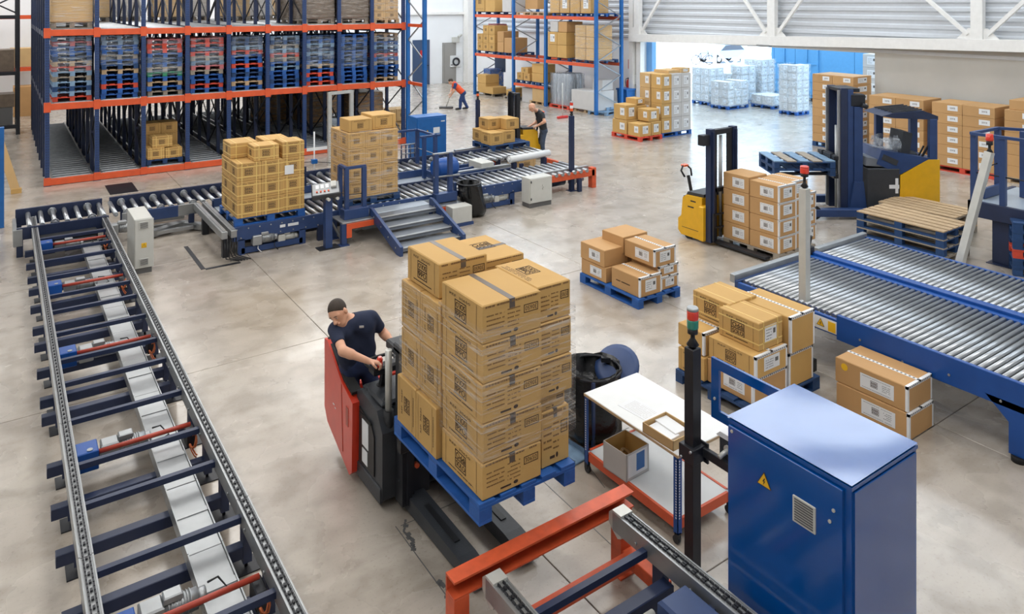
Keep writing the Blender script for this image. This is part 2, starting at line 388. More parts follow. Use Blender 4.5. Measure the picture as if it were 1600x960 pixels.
# ------------------------------------------------------------ pallets and cartons
PL, PW, PH = 1.36, .9, .15       # pallet length (deck boards), width, height
_pm = {}
def pallet_meshes(l, w, h):
    k = (l, w, h)
    if k not in _pm:
        t = .022*h/.144
        bw = w*.155; d = {}
        d['deck'] = MB().bevbox(-l/2, -bw/2, 0, l/2, bw/2, t, .002).mesh('deck_board', ['wood'])
        d['stringer'] = MB().bevbox(-.07, -w/2, 0, .07, w/2, t, .002).mesh('stringer_board', ['wood'])
        d['block'] = MB().bevbox(-.07, -.055, 0, .07, .055, h-3*t, .003).mesh('block', ['wood'])
        d['bottom'] = MB().bevbox(-l/2, -.055, 0, l/2, .055, t, .002).mesh('bottom_board', ['wood'])
        _pm[k] = d
    return _pm[k]
def pallet(loc, rz, label, m='wood', m2=None, group='pallets on the floor', l=PL, w=PW, h=PH, odd=None):
    """full pallet: 5 deck boards, 3 stringer boards, 9 blocks, 3 bottom boards; long side along local x"""
    t = thing('pallet', label, 'pallet', loc, rz, group); d = pallet_meshes(l, w, h); th = .022*h/.144; rnd = random.Random(str(loc))
    def put(n, me, x, y, z, mm):
        o = bpy.data.objects.new(n, me); C.objects.link(o); o.parent = t; o.location = (x, y, z)
        o.material_slots[0].link = 'OBJECT'; o.material_slots[0].material = MATS[mm]
    m2 = m2 or m
    for i in range(5): put('deck_board', d['deck'], rnd.uniform(-.004,.004), (i-2)*(w*.845/4), h-th, odd if odd and i in (1,3) else m2)
    for x in (-1,0,1):
        put('stringer_board', d['stringer'], x*(l/2-.07), 0, h-2*th, m)
        for y in (-1,0,1): put('block', d['block'], x*(l/2-.07), y*(w/2-.055), th, m)
    for y in (-1,0,1): put('bottom_board', d['bottom'], 0, y*(w/2-.055), 0, m)
    return t
_flat = {}
def pallet_plain_mesh(l, w, h):
    """the same pallet as one mesh, for the many that show only a few pixels"""
    k = (l, w, h)
    if k not in _flat:
        b = MB(); t = .022*h/.144
        for i in range(5): b.cb(0, (i-2)*(w*.845/4), h-t, l, w*.155, t)
        for x in (-1,0,1):
            b.cb(x*(l/2-.07), 0, h-2*t, .14, w, t)
            for y in (-1,0,1): b.cb(x*(l/2-.07), y*(w/2-.055), t, .14, .11, h-3*t)
        for y in (-1,0,1): b.cb(0, y*(w/2-.055), 0, l, .11, t)
        _flat[k] = b.mesh('pallet', ['wood'])
    return _flat[k]
def pallet_plain(loc, rz, label, m, group, l=PL, w=PW, h=PH):
    o = obj('pallet', pallet_plain_mesh(l, w, h), loc=loc, rz=rz); o.material_slots[0].link = 'OBJECT'; o.material_slots[0].material = MATS[m]
    return tag(o, label, 'pallet', group)

X_, Y_, Z_ = Vector((1,0,0)), Vector((0,1,0)), Vector((0,0,1))
def logo(b, c, ux, uy, s, mi=0, simple=False):
    """the two-row framed wordmark printed on every carton, c = centre, s = width"""
    w, h, t = s, s*.86, s*.055; o = c-ux*(w/2)-uy*(h/2)
    for r in ((0,0,w,t),(0,h-t,w,t),(0,0,t,h),(w-t,0,t,h),(0,h*.47,w,t)): b.rect(o+ux*r[0]+uy*r[1], ux, uy, r[2], r[3], mi)
    if simple:
        for i in range(4):
            for j in (0, 1): b.rect(o+ux*(w*(.12+i*.2))+uy*(h*(.12+j*.44)), ux, uy, w*.12, h*.28, mi)
    else:
        b.text('Oddi', o+ux*(w*.1)+uy*(h*.56), ux, uy, h*.33, w*.8, mi); b.text('SOLO', o+ux*(w*.1)+uy*(h*.12), ux, uy, h*.3, w*.8, mi)
        # heavy letters: a second, slightly shifted pass
        e = ux*(w*.022); b.text('Oddi', o+ux*(w*.1)+uy*(h*.56)+e, ux, uy, h*.33, w*.8, mi); b.text('SOLO', o+ux*(w*.1)+uy*(h*.12)+e, ux, uy, h*.3, w*.8, mi)
def dashes(b, o, ux, uy, w, h, mi, seed, fill=.7):
    r = random.Random(seed); x = 0
    while x < w:
        l = r.uniform(.02, .06)*max(w, .3)
        if x+l > w: l = w-x
        if r.random() < .9: b.rect(o+ux*x, ux, uy, l*fill, h, mi)
        x += l
_prints = {}
def print_mesh(style, w, h, flip):
    """ink on one face, drawn in the plane x (right), z (up), facing -y, centred on the face's bottom middle"""
    k = (style, round(w,3), round(h,3), flip)
    if k in _prints: return _prints[k]
    b = MB(); ux, uy = X_, Z_; c = Vector((0,0,h/2)); fx, fy = (-ux, -uy) if flip else (ux, uy)
    seed = str(k)
    if style in 'LQ':
        s = min(w*.42, h*.6) if style == 'L' else min(w*.34, h*.5); simple = style == 'Q'; logo(b, c+Vector((-.02*w,0,0)), fx, fy, s, 0, simple)
        if not simple:
            b.text('REF. 30650', Vector((-.3*w,0,h*.8)), ux, uy, h*.07, w*.52)
            dashes(b, Vector((-.32*w,0,h*.13)), ux, uy, w*.6, h*.035, 0, seed, .8)
        else: dashes(b, Vector((-.3*w,0,h*.82)), ux, uy, w*.5, h*.045, 1, seed)
        for x in (-.4, .36): b.rect(Vector((x*w,0,.06*h)), ux, uy, .006*w+.002, h*.88, 1)
        if simple:
            for z in (.12,.9): dashes(b, Vector((-.38*w,0,z*h)), ux, uy, w*.74, h*.025, 1, seed+str(z))
    elif style == 'V':                                   # wordmark turned on its side
        s = min(w*.36, h*.34); logo(b, c+Vector((.02*w,0,0)), uy, -ux, s)
        b.text('REF. 30650', Vector((-.22*w,0,h*.24)), uy, -ux, w*.07, h*.5)
        for x in (-.4, .3): b.rect(Vector((x*w,0,.06*h)), ux, uy, .006*w+.002, h*.88, 1)
        dashes(b, Vector((.38*w,0,h*.2)), uy, -ux, h*.6, w*.03, 0, seed)
    elif style == 'T':                                   # address block, article number in a frame, fragile mark
        for i in range(4): dashes(b, Vector((-.43*w,0,h*(.68-i*.12))), ux, uy, w*.3, h*.035, 1, seed+str(i), .8)
        for i in range(5): dashes(b, Vector((-.08*w,0,h*(.72-i*.11))), ux, uy, w*.22, h*.03, 1, seed+'b'+str(i), .8)
        x0, z0, ww, hh = .2*w, .52*h, .25*w, .22*h; t = .006
        for r in ((0,0,ww,t),(0,hh-t,ww,t),(0,0,t,hh),(ww-t,0,t,hh)): b.rect(Vector((x0+r[0],0,z0+r[1])), ux, uy, r[2], r[3])
        b.text('30650', Vector((x0+ww*.1,0,z0+hh*.22)) if not flip else Vector((x0+ww*.9,0,z0+hh*.78)), fx, fy, hh*.56, ww*.8)
        k0 = len(b.v); n = 10; cc = Vector((.06*w,0,.16*h)); b.poly([cc+ux*(.04*w*math.cos(2*PI*i/n))+uy*(.05*h*math.sin(2*PI*i/n)) for i in range(n)])
        b.rect(Vector((-.2*w,0,.12*h)), ux, uy, .18*w, .05*h)
        dashes(b, Vector((-.45*w,0,.91*h)), ux, uy, w*.9, h*.05, 1, seed, .8)
    elif style in 'WN':                                  # white delivery label with a small wordmark (N: label only)
        lw, lh = w*.46, h*.58; o = Vector((-.14*w,0,.22*h)) if style == 'W' else Vector((-.25*w,0,.22*h))
        if style == 'N': lw, lh = w*.5, h*.6
        b.rect(o, ux, uy, lw, lh, 2); e = Vector((0,-.0015,0))
        if style == 'W':
            logo(b, o+e+ux*(lw*.42)+uy*(lh*.52), ux, uy, min(lw*.32, lh*.5), 0, True)
            for i in range(4): dashes(b, o+e+ux*(lw*.66)+uy*(lh*(.3+i*.12)), ux, uy, lw*.24, lh*.04, 3, seed+str(i))
            for z in (.1, .86): dashes(b, o+e+ux*(lw*.06)+uy*(lh*z), ux, uy, lw*.85, lh*.03, 3, seed+str(z))
        else:
            for i in range(4): dashes(b, o+e+ux*(lw*.1)+uy*(lh*(.18+i*.18)), ux, uy, lw*.5, lh*.05, 3, seed+str(i))
            b.rect(o+e+ux*(lw*.7)+uy*(lh*.45), ux, uy, lw*.2, lh*.3, 3)
    elif style == 'A':                                   # small article label high on the face
        lw, lh = w*.34, h*.5; o = Vector((.02*w,0,.3*h)); e = Vector((0,-.0015,0)); b.rect(o, ux, uy, lw, lh, 2)
        b.text('30978', o+e+ux*(lw*.25)+uy*(lh*.32), ux, uy, lh*.36, lw*.5, 0)
    elif style == 'M':
        dashes(b, Vector((-.34*w,0,h*.4)), ux, uy, w*.5, h*.06, 0, seed, .8)
    me = b.mesh('printed_mark', ['ink','ink_soft','label_white','grey_dark']); _prints[k] = me
    return me
_cm = {}
def carton(x, y, z, w, d, h, label, group=None, m='carton', sx='', sy='', flip=False, rz=0., tape=None, strap=False, edge=False, cat='box'):
    """one carton: centre x, y, base z, size w along x, d along y; sx / sy = print on the -x and the -y face"""
    w, d, h = round(w,3), round(d,3), round(h,3); k = (w, d, h, m)
    if k not in _cm:
        b = MB().bevbox(-w/2, -d/2, 0, w/2, d/2, h, min(.008, h*.04)); _cm[k] = b.mesh('cardboard_box', [m])
    o = obj('cardboard_box', _cm[k], loc=(x,y,z), rz=rz); tag(o, label, cat, group)
    for st in sy: obj('printed_mark', print_mesh(st, w, h, flip), parent=o, loc=(0,-d/2-.0016,0))
    for st in sx: obj('printed_mark', print_mesh(st, d, h, flip), parent=o, loc=(-w/2-.0016,0,0), rz=-PI/2)
    if tape:
        kt = ('t', w, d, h, tape)
        if kt not in _cm:
            b = MB(); e = .0012; q = .05 if min(w,d) > .3 else .035
            if tape[0] == 'x':   # strip runs along x
                b.box(-w/2-e, -q/2, h-.07, w/2+e, q/2, h+e)
            else: b.box(-q/2, -d/2-e, h-.07, q/2, d/2+e, h+e)
            _cm[kt] = b.mesh('tape', ['tape_dark' if 'd' in tape else 'tape'])
        obj('tape', _cm[kt], parent=o)
    if edge:                                             # printed white sealing strip along the right hand edges
        kt = ('e', w, d, h)
        if kt not in _cm:
            b = MB(); e = .0014; q = .045
            b.box(-w/2-e, -d/2-e, h-q*.7, w/2+e, -d/2+q*.7, h+e); b.box(-w/2-e, -d/2-e, .01, -w/2+q*.6, -d/2+q*.6, h+e*.5); b.box(w/2-q*.6, -d/2-e, .01, w/2+e, -d/2+q*.3, h)
            b.box(-q*.45, -d/2-e, h-.01, q*.45, d/2+e, h+e)
            n = int(w/.035)
            for i in range(n): b.box(-w/2+i*.035+.008, -d/2-e-.001, h-q*.55, -w/2+i*.035+.026, -d/2, h-q*.2, 1)
            for i in range(int(d/.045)): b.box(-q*.25, -d/2+i*.045+.01, h, q*.25, -d/2+i*.045+.03, h+e+.001, 1)
            _cm[kt] = b.mesh('sealing_strip', ['label_white', 'grey_dark'])
        obj('sealing_strip', _cm[kt], parent=o)
    if strap:
        kt = ('s', w, d, h)
        if kt not in _cm:
            b = MB(); e = .0022; q = .007
            for u in (-.3, .3):
                b.box(u*w-q, -d/2-e, -0.0, u*w+q, d/2+e, h+e)
            for z0 in (.24, .78): b.box(-w/2-e, -d/2-e, h*z0-q, w/2+e, d/2+e, h*z0+q)
            _cm[kt] = b.mesh('strapping', ['strap'])
        obj('strapping', _cm[kt], parent=o)
    return o
def wrap(x0, y0, z0, x1, y1, z1, label, m='film_clear', group=None, bulge=.012, seed=1, top=False, nz=10, n=8):
    """stretch film wound round a load: a thin open sleeve, a little wrinkled"""
    r = random.Random(seed); b = MB(); ring = []
    for i in range(n): ring.append((x0+(x1-x0)*i/n, y0))
    for i in range(n): ring.append((x1, y0+(y1-y0)*i/n))
    for i in range(n): ring.append((x1-(x1-x0)*i/n, y1))
    for i in range(n): ring.append((x0, y1-(y1-y0)*i/n))
    cx, cy = (x0+x1)/2, (y0+y1)/2; N = len(ring)
    for j in range(nz+1):
        z = z0+(z1-z0)*j/nz
        for (x, y) in ring:
            k = bulge*r.uniform(.3, 1.2); s = Vector((x-cx, y-cy, 0)); s = s.normalized()*k
            b.v.append((x+s.x, y+s.y, z+r.uniform(-.01,.01)))
    for j in range(nz):
        for i in range(N): b.face([j*N+i, j*N+(i+1)%N, (j+1)*N+(i+1)%N, (j+1)*N+i], 0, True)
    if top: b.face([nz*N+i for i in range(N)], 0)
    return tag(obj('stretch_wrap', b, [m]), label, 'plastic film', group)
# ------------------------------------------------------------ pallet flow rack (nine lanes, three levels)
RX, RY, RP, RD, RTOP = .98, 21.92, 1.092, 10.0, 6.2
LV = [.06, 1.94, 3.80]
rack = thing('pallet_flow_rack', 'large blue and orange pallet flow rack with roller lanes on three levels', 'rack', (RX, RY, 0))
perf = MB().bevbox(-.05, -.05, 0, .05, .05, RTOP, .006)
for i in range(90): perf.box(-.026, -.0515, .1+i*.067, -.014, -.049, .13+i*.067, 1); perf.box(.014, -.0515, .1+i*.067, .026, -.049, .13+i*.067, 1)
up_front = perf.mesh('front_upright', ['deep_blue', 'dark_metal'])
up_back = MB().box(-.045, -.045, 0, .045, .045, RTOP).mesh('upright', ['navy'])
ROWS = [i*1.25 for i in range(1, 9)]
brace = MB()
for i in range(9):
    y0 = i*1.25
    if i > 7: break
    for k, z in enumerate((.25, 1.1, 2.15, 3.0, 4.0, 4.85)):
        a, b_ = ((y0, z), (y0+1.25, z+.8)) if k % 2 == i % 2 else ((y0+1.25, z), (y0, z+.8))
        brace.bar((0, a[0], a[1]), (0, b_[0], b_[1]), .03, .03)
brace = brace.mesh('bracing', ['dark_metal'])
foot = MB().box(-.08,-.08,0,.08,.08,.012).cyl((.05,.05,.01),(.05,.05,.03),.012).mesh('foot_plate', ['navy'])
for k in range(10):
    x = k*RP
    u = obj('front_upright', up_front, parent=rack, loc=(x, 0, 0)); obj('foot_plate', foot, parent=u)
    for y in ROWS: obj('upright', up_back, parent=rack, loc=(x, y, 0))
    obj('bracing', brace, parent=rack, loc=(x, 0, 0))
    for l in (1, 2): obj('side_beam', MB().box(-.03, 0, -.12, .03, RD, .02), 'navy', rack, (x, 0, LV[l]))
beam = MB().bevbox(.05, -.05, -.05, RP-.05, .03, .11, .006).mesh('front_beam', ['orange'])
conn = MB().bevbox(-.075, -.065, -.1, .075, -.045, .15, .004).mesh('beam_connector', ['orange'])
rail = MB().box(.13, .02, .0, RP-.13, RD, .012, 1).box(.09, 0, .02, .13, RD, .13).box(RP-.13, 0, .02, RP-.09, RD, .13).mesh('lane_rail', ['zinc', 'dark_metal'])  # dark sheet under the rollers, added to darken the gaps between them
rol = MB()
for i in range(33): rol.cyl((.13, .1+i*.3, .09), (RP-.13, .1+i*.3, .09), .045, n=8, caps=False)
rol = rol.mesh('lane_rollers', ['lane_steel'])
for l in range(3):
    for k in range(9):
        obj('front_beam', beam, parent=rack, loc=(k*RP, 0, LV[l])); r = obj('lane_rail', rail, parent=rack, loc=(k*RP, 0, LV[l]))
        obj('lane_rollers', rol, parent=r, stuff=True)
        if l: obj('rear_beam', MB().box(.05, RD-.1, -.03, RP-.05, RD, .09), 'orange', rack, (k*RP, 0, LV[l]))
    for k in range(10): obj('beam_connector', conn, parent=rack, loc=(k*RP, 0, LV[l]))
obj('roller_guard', MB().box(.05, -.07, .06, RP*2.2-.05, -.05, .16), 'white_paint', rack, (RP*6, 0, LV[0]))
# freestanding bright blue end frame beside the rack
ef = thing('rack_end_frame', 'bright blue upright frame with zigzag bracing at the right end of the flow rack', 'rack frame', (RX+9*RP+.12, RY-.1, 0))
for y in (0, -1.15): obj('upright', MB().bevbox(-.055, y-.055, 0, .055, y+.055, RTOP, .006), 'bright_blue', ef)
zz = MB(); z = .3; s = 0
while z < 5.6:
    zz.bar((0, -.05 if s else -1.1, z), (0, -1.1 if s else -.05, z+.62), .035, .035); z += .62; s = 1-s
obj('bracing', zz, 'zinc', ef)
for z in (2.0, 3.86): obj('cross_beam', MB().box(-.03, -1.1, z-.05, .03, -.05, z+.05), 'orange', ef)
# stacks of empty pallets on the middle level: one colour list per stack, bottom to top
c = dict(b='pallet_blue', d='pallet_blue_dark', p='pallet_blue_pale', r='pallet_red', g='pallet_green', k='pallet_pink', w='wood', y='wood_grey')
STK = ['rpdpyprwdbbkp', 'bbrbbwdbybbpp', 'ybwbgybdbrrk', 'brbbykpyrdrr', 'bwbdbrbbrpdd', 'bdbbpbyrpydp', 'rbrbwbdpdpbd', 'bbbbbdbbdbbb', 'wbdbybrdpbyw']
CN = dict(b='blue', d='dark blue', p='faded blue', r='red', g='green', k='pink', w='tan wooden', y='greyed wooden')
for k, s in enumerate(STK):
    cx = RX+(k+.5)*RP; n = len(s); hh = 1.66/13; rnd = random.Random(k)
    for i, ch in enumerate(s):
        pallet_plain((cx+rnd.uniform(-.015,.015), RY+.78+rnd.uniform(-.02,.02), LV[1]+.13+i*hh), PI/2,
            f'{CN[ch]} empty pallet, {up_ord(i, n)} in the {ORD[k+1]} stack on the flow rack', c[ch], 'empty pallets in stacks on the flow rack', 1.3, .86, hh-.002)
    z0, z1 = [(.75,1.66),(.85,1.66),(.55,1.5),(.75,1.55),(.95,1.55),(.7,1.5),(.55,1.5),(.5,1.45),(.55,1.5)][k]
    wrap(cx-.445, RY+.12, LV[1]+.13+z0, cx+.445, RY+1.45, LV[1]+.13+z1, f'wrinkled clear film round the upper pallets of the {ORD[k+1]} stack on the flow rack', 'film_blue', 'film on the pallet stacks', seed=k)
# loads on the top level
def load_block(name, x, y, z, w, d, h, label, m, f, group=None, seed=1):
    o = thing(name, label, 'wrapped load', (x, y, z), 0, group)
    obj('contents', MB().bevbox(-w/2, -d/2, .15, w/2, d/2, h, .03), m, o)
    b = MB()
    for yy in (-1,0,1): b.cb(0, yy*(d/2-.06), 0, w, .1, .022); 
    for xx in (-1,0,1):
        b.cb(xx*(w/2-.06), 0, .11, .11, d, .03)
        for yy in (-1,0,1): b.cb(xx*(w/2-.06), yy*(d/2-.06), .02, .11, .1, .1)
    obj('pallet_base', b, 'wood_grey', o)
    b = MB(); r = random.Random(seed); n = 10
    ring = [(-w/2+w*i/n, -d/2) for i in range(n)]+[(w/2, -d/2+d*i/n) for i in range(n)]+[(w/2-w*i/n, d/2) for i in range(n)]+[(-w/2, d/2-d*i/n) for i in range(n)]; N = len(ring)
    for j in range(9):
        for (xx, yy) in ring: k = 1+r.uniform(.006,.03); b.v.append((xx*k, yy*k, .08+(h-.06)*j/8+r.uniform(-.01,.01)))
    for j in range(8):
        for i in range(N): b.face([j*N+i, j*N+(i+1)%N, (j+1)*N+(i+1)%N, (j+1)*N+i], 0, True)
    b.face([8*N+i for i in range(N)], 0)
    obj('film_cover', b, f, o)
    return o
LT = LV[2]+.13
load_block('wrapped_load', RX+.5*RP, RY+.75, LT, .92, 1.3, 1.5, 'tall beige wrapped load on the top level above the first lane', 'carton_pale', 'film_clear')
for k, (m, s) in enumerate((('carton_grey',6),('carton_pale',6.98),('carton_brown',5.5))):
    pass
mat('wrap_brown', (112,98,84), .5, var=.2)
load_block('wrapped_load', RX+6.5*RP, RY+.85, LT, .95, 1.3, 1.4, 'brownish grey wrapped load on the top level above the seventh lane', 'wrap_brown', 'film_grey', seed=3)
load_block('wrapped_load', RX+7.5*RP, RY+.8, LT, .98, 1.3, 1.45, 'brownish grey wrapped load on the top level above the eighth lane', 'wrap_brown', 'film_grey', seed=4)
load_block('wrapped_load', RX+6.5*RP, RY+2.35, LT, .95, 1.3, 1.4, 'dim wrapped load second in line on the top level, seventh lane', 'wrap_brown', 'film_grey', seed=5)
pallet_plain((RX+8.5*RP, RY+.75, LT), PI/2, 'tan pallet under pale cartons on the top level, ninth lane', 'wood', 'pallets in the flow rack', 1.3, .9, .14)
for i in range(5):
    for j in range(2):
        carton(RX+8.5*RP+(j-.5)*.44, RY+.75, LT+.14+i*.24, .43, 1.2, .235, f'pale carton on the top level of the flow rack, {ORD[i+1]} layer, {"left" if j == 0 else "right"}', 'pale cartons above the ninth lane', 'carton_pale', sy='Q')
wrap(RX+8.5*RP-.44, RY+.15, LT+.1, RX+8.5*RP+.44, RY+1.36, LT+1.34, 'clear film round the pale cartons above the ninth lane', seed=31)
# floor level: carton stack in lane three, dim loads further in
lx = RX+2.5*RP
pallet_plain((lx, RY+.75, .21), PI/2, 'dark blue pallet under cartons in the third floor lane of the flow rack', 'pallet_blue_dark', 'pallets in the flow rack', 1.3, .9, .14)
for n, (dx, y, z, w, d, h, q) in enumerate(((-.22,.35,.35,.42,.5,.3,'bottom left at the front'),(.22,.35,.35,.42,.5,.27,'bottom right at the front'),(-.06,.4,.65,.5,.5,.3,'on top at the front'),
        (-.21,1.05,.35,.42,.6,.3,'rear bottom left'),(.22,1.05,.35,.42,.6,.3,'rear bottom right'),(-.21,1.05,.65,.42,.6,.3,'rear second layer left'),(.22,1.05,.65,.42,.6,.3,'rear second layer right'),(-.21,1.05,.95,.42,.6,.28,'rear third layer left'),(.22,1.05,.95,.42,.6,.28,'rear third layer right'))):
    carton(lx+dx, RY+y, z, w, d, h, f'tan carton in the third floor lane of the flow rack, {q}', 'cartons in the third flow lane', sy='Q', strap=n < 3)
for k, y, hh in ((6, 5.5, 1.3), (7, 4.2, 1.5), (8, 2.0, 1.35), (8, 6.0, 1.4)):
    load_block('wrapped_load', RX+(k+.5)*RP, RY+y, .21, .9, 1.3, hh, f'dim brown wrapped load {"deep" if y > 3 else "near the front"} in the {ORD[k+1]} floor lane of the flow rack' if not (k == 8 and y > 3) else 'dim brown wrapped load deep in the last floor lane, behind another load', 'carton_brown', 'film_grey', seed=k)
for k in range(1, 9):
    load_block('wrapped_load', RX+(k+.5)*RP, RY+6.2+(k*37 % 5)*.5, LT, .9, 1.3, 1.3, f'pale wrapped load deep on the top level of the flow rack, {ORD[k+1]} lane', 'carton_pale' if k % 2 else 'carton_grey', 'film_clear', seed=40+k)
for i in range(2):
    for j in range(4): carton(RX+9*RP+.35+i*.45, RY+1.6+.3*j, .0+0, .43, .28, .3+.06*((i+j) % 3), f'tan carton on the floor behind the end frame, {"left" if i == 0 else "right"} row, {ORD[j+1]} from the front', 'cartons behind the end frame', 'carton_pale', sy='Q')
for i in range(2): carton(RX+9*RP+.35+i*.45, RY+2.0, .45, .43, .6, .42, f'tan carton in the second layer behind the end frame, {"left" if i == 0 else "right"}', 'cartons behind the end frame', 'carton_pale', sy='Q')

# ------------------------------------------------------------ wide-bay rack along the back wall
SX, SY = 19.95, 31.72; SB = [0, 3.2, 5.55, 8.75]; SD = 1.45; SL = [2.0, 3.93]
slope = .045                      # the rack is not quite parallel with the wall
r2 = thing('pallet_rack', 'tall blue rack with orange beams holding mixed cartons by the back wall', 'rack', (SX-.35, SY, 0), math.atan(slope)*1.0)
def rk(x, y, z=0.):               # local (depth, distance to the right, height) -> world
    a = math.atan(slope); return (SX-.35+x*math.cos(a)+y*math.sin(a), SY+x*math.sin(a)-y*math.cos(a), z)
upm = MB().bevbox(-.06,-.06,0,.06,.06,RTOP,.006).mesh('upright', ['bright_blue'])
zz = MB(); z = .3; s = 0
while z < 5.6:
    zz.bar((.05 if s else SD-.05, 0, z), (SD-.05 if s else .05, 0, z+.62), .04, .04); z += .62; s = 1-s
zz = zz.mesh('bracing', ['zinc'])
for y in SB:
    for x in (0, SD): obj('upright', upm, parent=r2, loc=(x, -y, 0))
    obj('bracing', zz, parent=r2, loc=(0, -y, 0))
for z in SL:
    for a, b_ in zip(SB, SB[1:]):
        for x in (0, SD): obj('beam', MB().bevbox(x-.04, -b_+.06, z-.07, x+.04, -a-.06, z+.07, .005), 'orange', r2)
for x in (0, SD): obj('beam', MB().bevbox(x-.04, -SB[2]+.06, .74, x+.04, -SB[1]-.06, .86, .005), 'orange', r2)
A2 = math.atan(slope)
def r2box(x, y, z, w, d, h, label, m='carton', sx='', **kw):
    p = rk(x, y, z); return carton(p[0], p[1], p[2], w, d, h, label, kw.pop('group', 'cartons in the back rack'), m, sx=sx, rz=A2, **kw)
def r2pal(y, z, label, m='pallet_blue_dark', l=1.2, w=1.3):
    pallet_plain(rk(SD/2, y, z), A2+PI/2, label, m, 'pallets in the back rack', l, w, .14)
z = SL[0]+.07
r2pal(.85, z, 'dark pallet under cartons in the first bay of the back rack, lower shelf', l=1.45); r2pal(2.45, z, 'dark pallet beside the second upright of the back rack, lower shelf')
cn = [(.35,0,.62,.45),(.35,1,.0,.45),(.8,0,.0,.45)]
for col, (y, n, hh) in enumerate(((.38, 2, .42), (.88, 3, .42), (1.38, 3, .42))):
    for i in range(n): r2box(.45, y, z+.14+i*hh, .8, .47, hh-.01, f'tan carton on the lower shelf of the back rack, {ORD[col+1]} column, {up_ord(i, n)}', sx='Q')
load = load_block('wrapped_load', *rk(1.0, .55, z), .6, .8, 1.45, 'purple-red wrapped load behind cartons in the first bay of the back rack', 'pallet_pink', 'film_clear'); load.location.z = z
for i in range(2): r2box(.5, 2.1, z+.14+i*.5, .9, .5, .49, f'shaded brown carton left of the second bay upright, {"lower" if i == 0 else "upper"}', 'carton_brown')
r2box(.5, 2.72, z+.14, .9, .62, .7, 'plain brown carton beside the second upright on the lower shelf', 'carton_brown')
r2pal(6.3, z, 'dark pallet under big cartons in the third bay of the back rack', l=1.5); r2pal(8.05, z, 'dark pallet under the tall wrapped cartons in the last bay of the back rack')
for i in range(2):
    for j in range(2): r2box(.5, 6.0+j*.62, z+.14+i*.55, 1.0, .6, .54, f'large plain carton in the third bay of the back rack, {"lower" if i == 0 else "upper"} {"left" if j == 0 else "right"}', 'carton', sx='N' if (i, j) == (1, 0) else '')
r2box(.5, 6.05, z+1.24, .9, .5, .45, 'grey-white carton on top of the large cartons in the third bay', 'carton_grey'); r2box(.5, 6.62, z+1.24, .9, .55, .45, 'brown carton on top of the large cartons in the third bay', 'carton_brown')
for i in range(3): r2box(.5, 7.8, z+.14+i*.48, 1.0, .62, .47, f'carton of the tall wrapped column in the last bay, {up_ord(i, 3)}', 'carton_pale')
for i in range(3): r2box(.5, 8.4, z+.14+i*.48, 1.0, .5, .47, f'carton of the right wrapped column in the last bay, {up_ord(i, 3)}', 'carton_pale')
for i, y in enumerate((7.8, 8.4)):
    p = rk(.5, y); wrap(p[0]-.52, p[1]-.32+.05*i, z+.1, p[0]+.52, p[1]+.32-.05*i, z+1.6, f'clear film round the {"left" if i == 0 else "right"} carton column in the last bay', seed=60+i)
z = SL[1]+.07
r2pal(.9, z, 'blue pallet on the top shelf, first bay of the back rack', 'pallet_blue_dark', l=1.5); r2pal(3.9, z, 'empty tan pallet on the top shelf, second bay of the back rack', 'wood'); r2pal(4.9, z, 'second empty tan pallet on the top shelf beside the third upright', 'wood', l=1.0)
r2pal(6.6, z, 'blue pallet at the left of the top shelf, third bay', 'pallet_blue', l=1.4); r2pal(8.05, z, 'blue pallet at the right of the top shelf, third bay', 'pallet_blue')
for j in range(2): r2box(.5, .45+j*.85, z+.14, 1.0, .8, 1.0, f'large tan carton on the top shelf of the back rack, first bay, {"left" if j == 0 else "right"}', 'carton', sx='Q' if j == 0 else '')
r2box(.5, 2.6, z+.14, .9, .7, 1.0, 'grey carton stack on the top shelf left of the second upright', 'carton_grey'); r2box(.8, 3.9, z+.28, .6, .9, .9, 'shaded brown carton deep on the top shelf of the second bay', 'carton_brown')
for j in range(4): r2box(.5, 6.15+j*.66, z+.14, 1.0, .6, .9, f'wrapped tan carton on the top shelf of the third bay, {ORD[j+1]} from the left', 'carton', sx='N' if j % 2 else '')
for j in range(4):
    p = rk(.5, 6.15+j*.66); wrap(p[0]-.52, p[1]-.31, z+.2, p[0]+.52, p[1]+.31, z+1.02, f'clear film round the {ORD[j+1]} carton on the top shelf of the third bay', seed=70+j)
# under the lower beam
r2pal(.7, 0, 'grey wooden pallet on the floor in the first bay of the back rack', 'wood_grey', l=1.5)
for j, (y, z0, w, h) in enumerate(((.6,.14,.7,.45),(1.25,.14,.6,.32),(.6,.6,.7,.42))): r2box(.4, y, z0, .8, w, h, f'tan carton on the floor of the first rack bay, {["left lower","right","left upper"][j]}', 'carton')
load_block('wrapped_load', *rk(.9, .35, 0), .8, .6, 1.25, 'blue plastic wrapped load at the left end of the back rack', 'pallet_blue', 'film_white'); 
obj_b = tag(obj('blue_board', MB().box(-.03, -.45, 0, .03, .45, .9), 'door_blue', loc=rk(1.2, .5, 1.1)), 'dark blue board standing behind the first bay of the back rack', 'board')
r2pal(2.75, 0, 'wooden pallet with small cartons near the second upright of the back rack', 'wood_grey', l=.9); r2box(.5, 2.5, .14, .5, .4, .3, 'small tan carton on the floor left of the second upright', 'carton')
r2box(.5, 2.9, .14, .6, .35, .42, 'second small tan carton on the floor left of the second upright', 'carton')
r2pal(4.8, 0, 'wooden pallet under the beige box in the second bay of the back rack', 'wood', l=1.0); r2box(.5, 5.0, .14, 1.0, .8, .58, 'beige box under the short shelf of the back rack', 'carton_pale'); r2box(.6, 4.05, 0, .9, .8, .66, 'grey-white box under the short shelf left of the beige box', 'carton_grey')
r2pal(3.8, .86, 'dark pallet at the left of the short shelf in the second bay', l=.95); r2pal(4.95, .86, 'dark pallet at the right of the short shelf in the second bay', l=1.0)
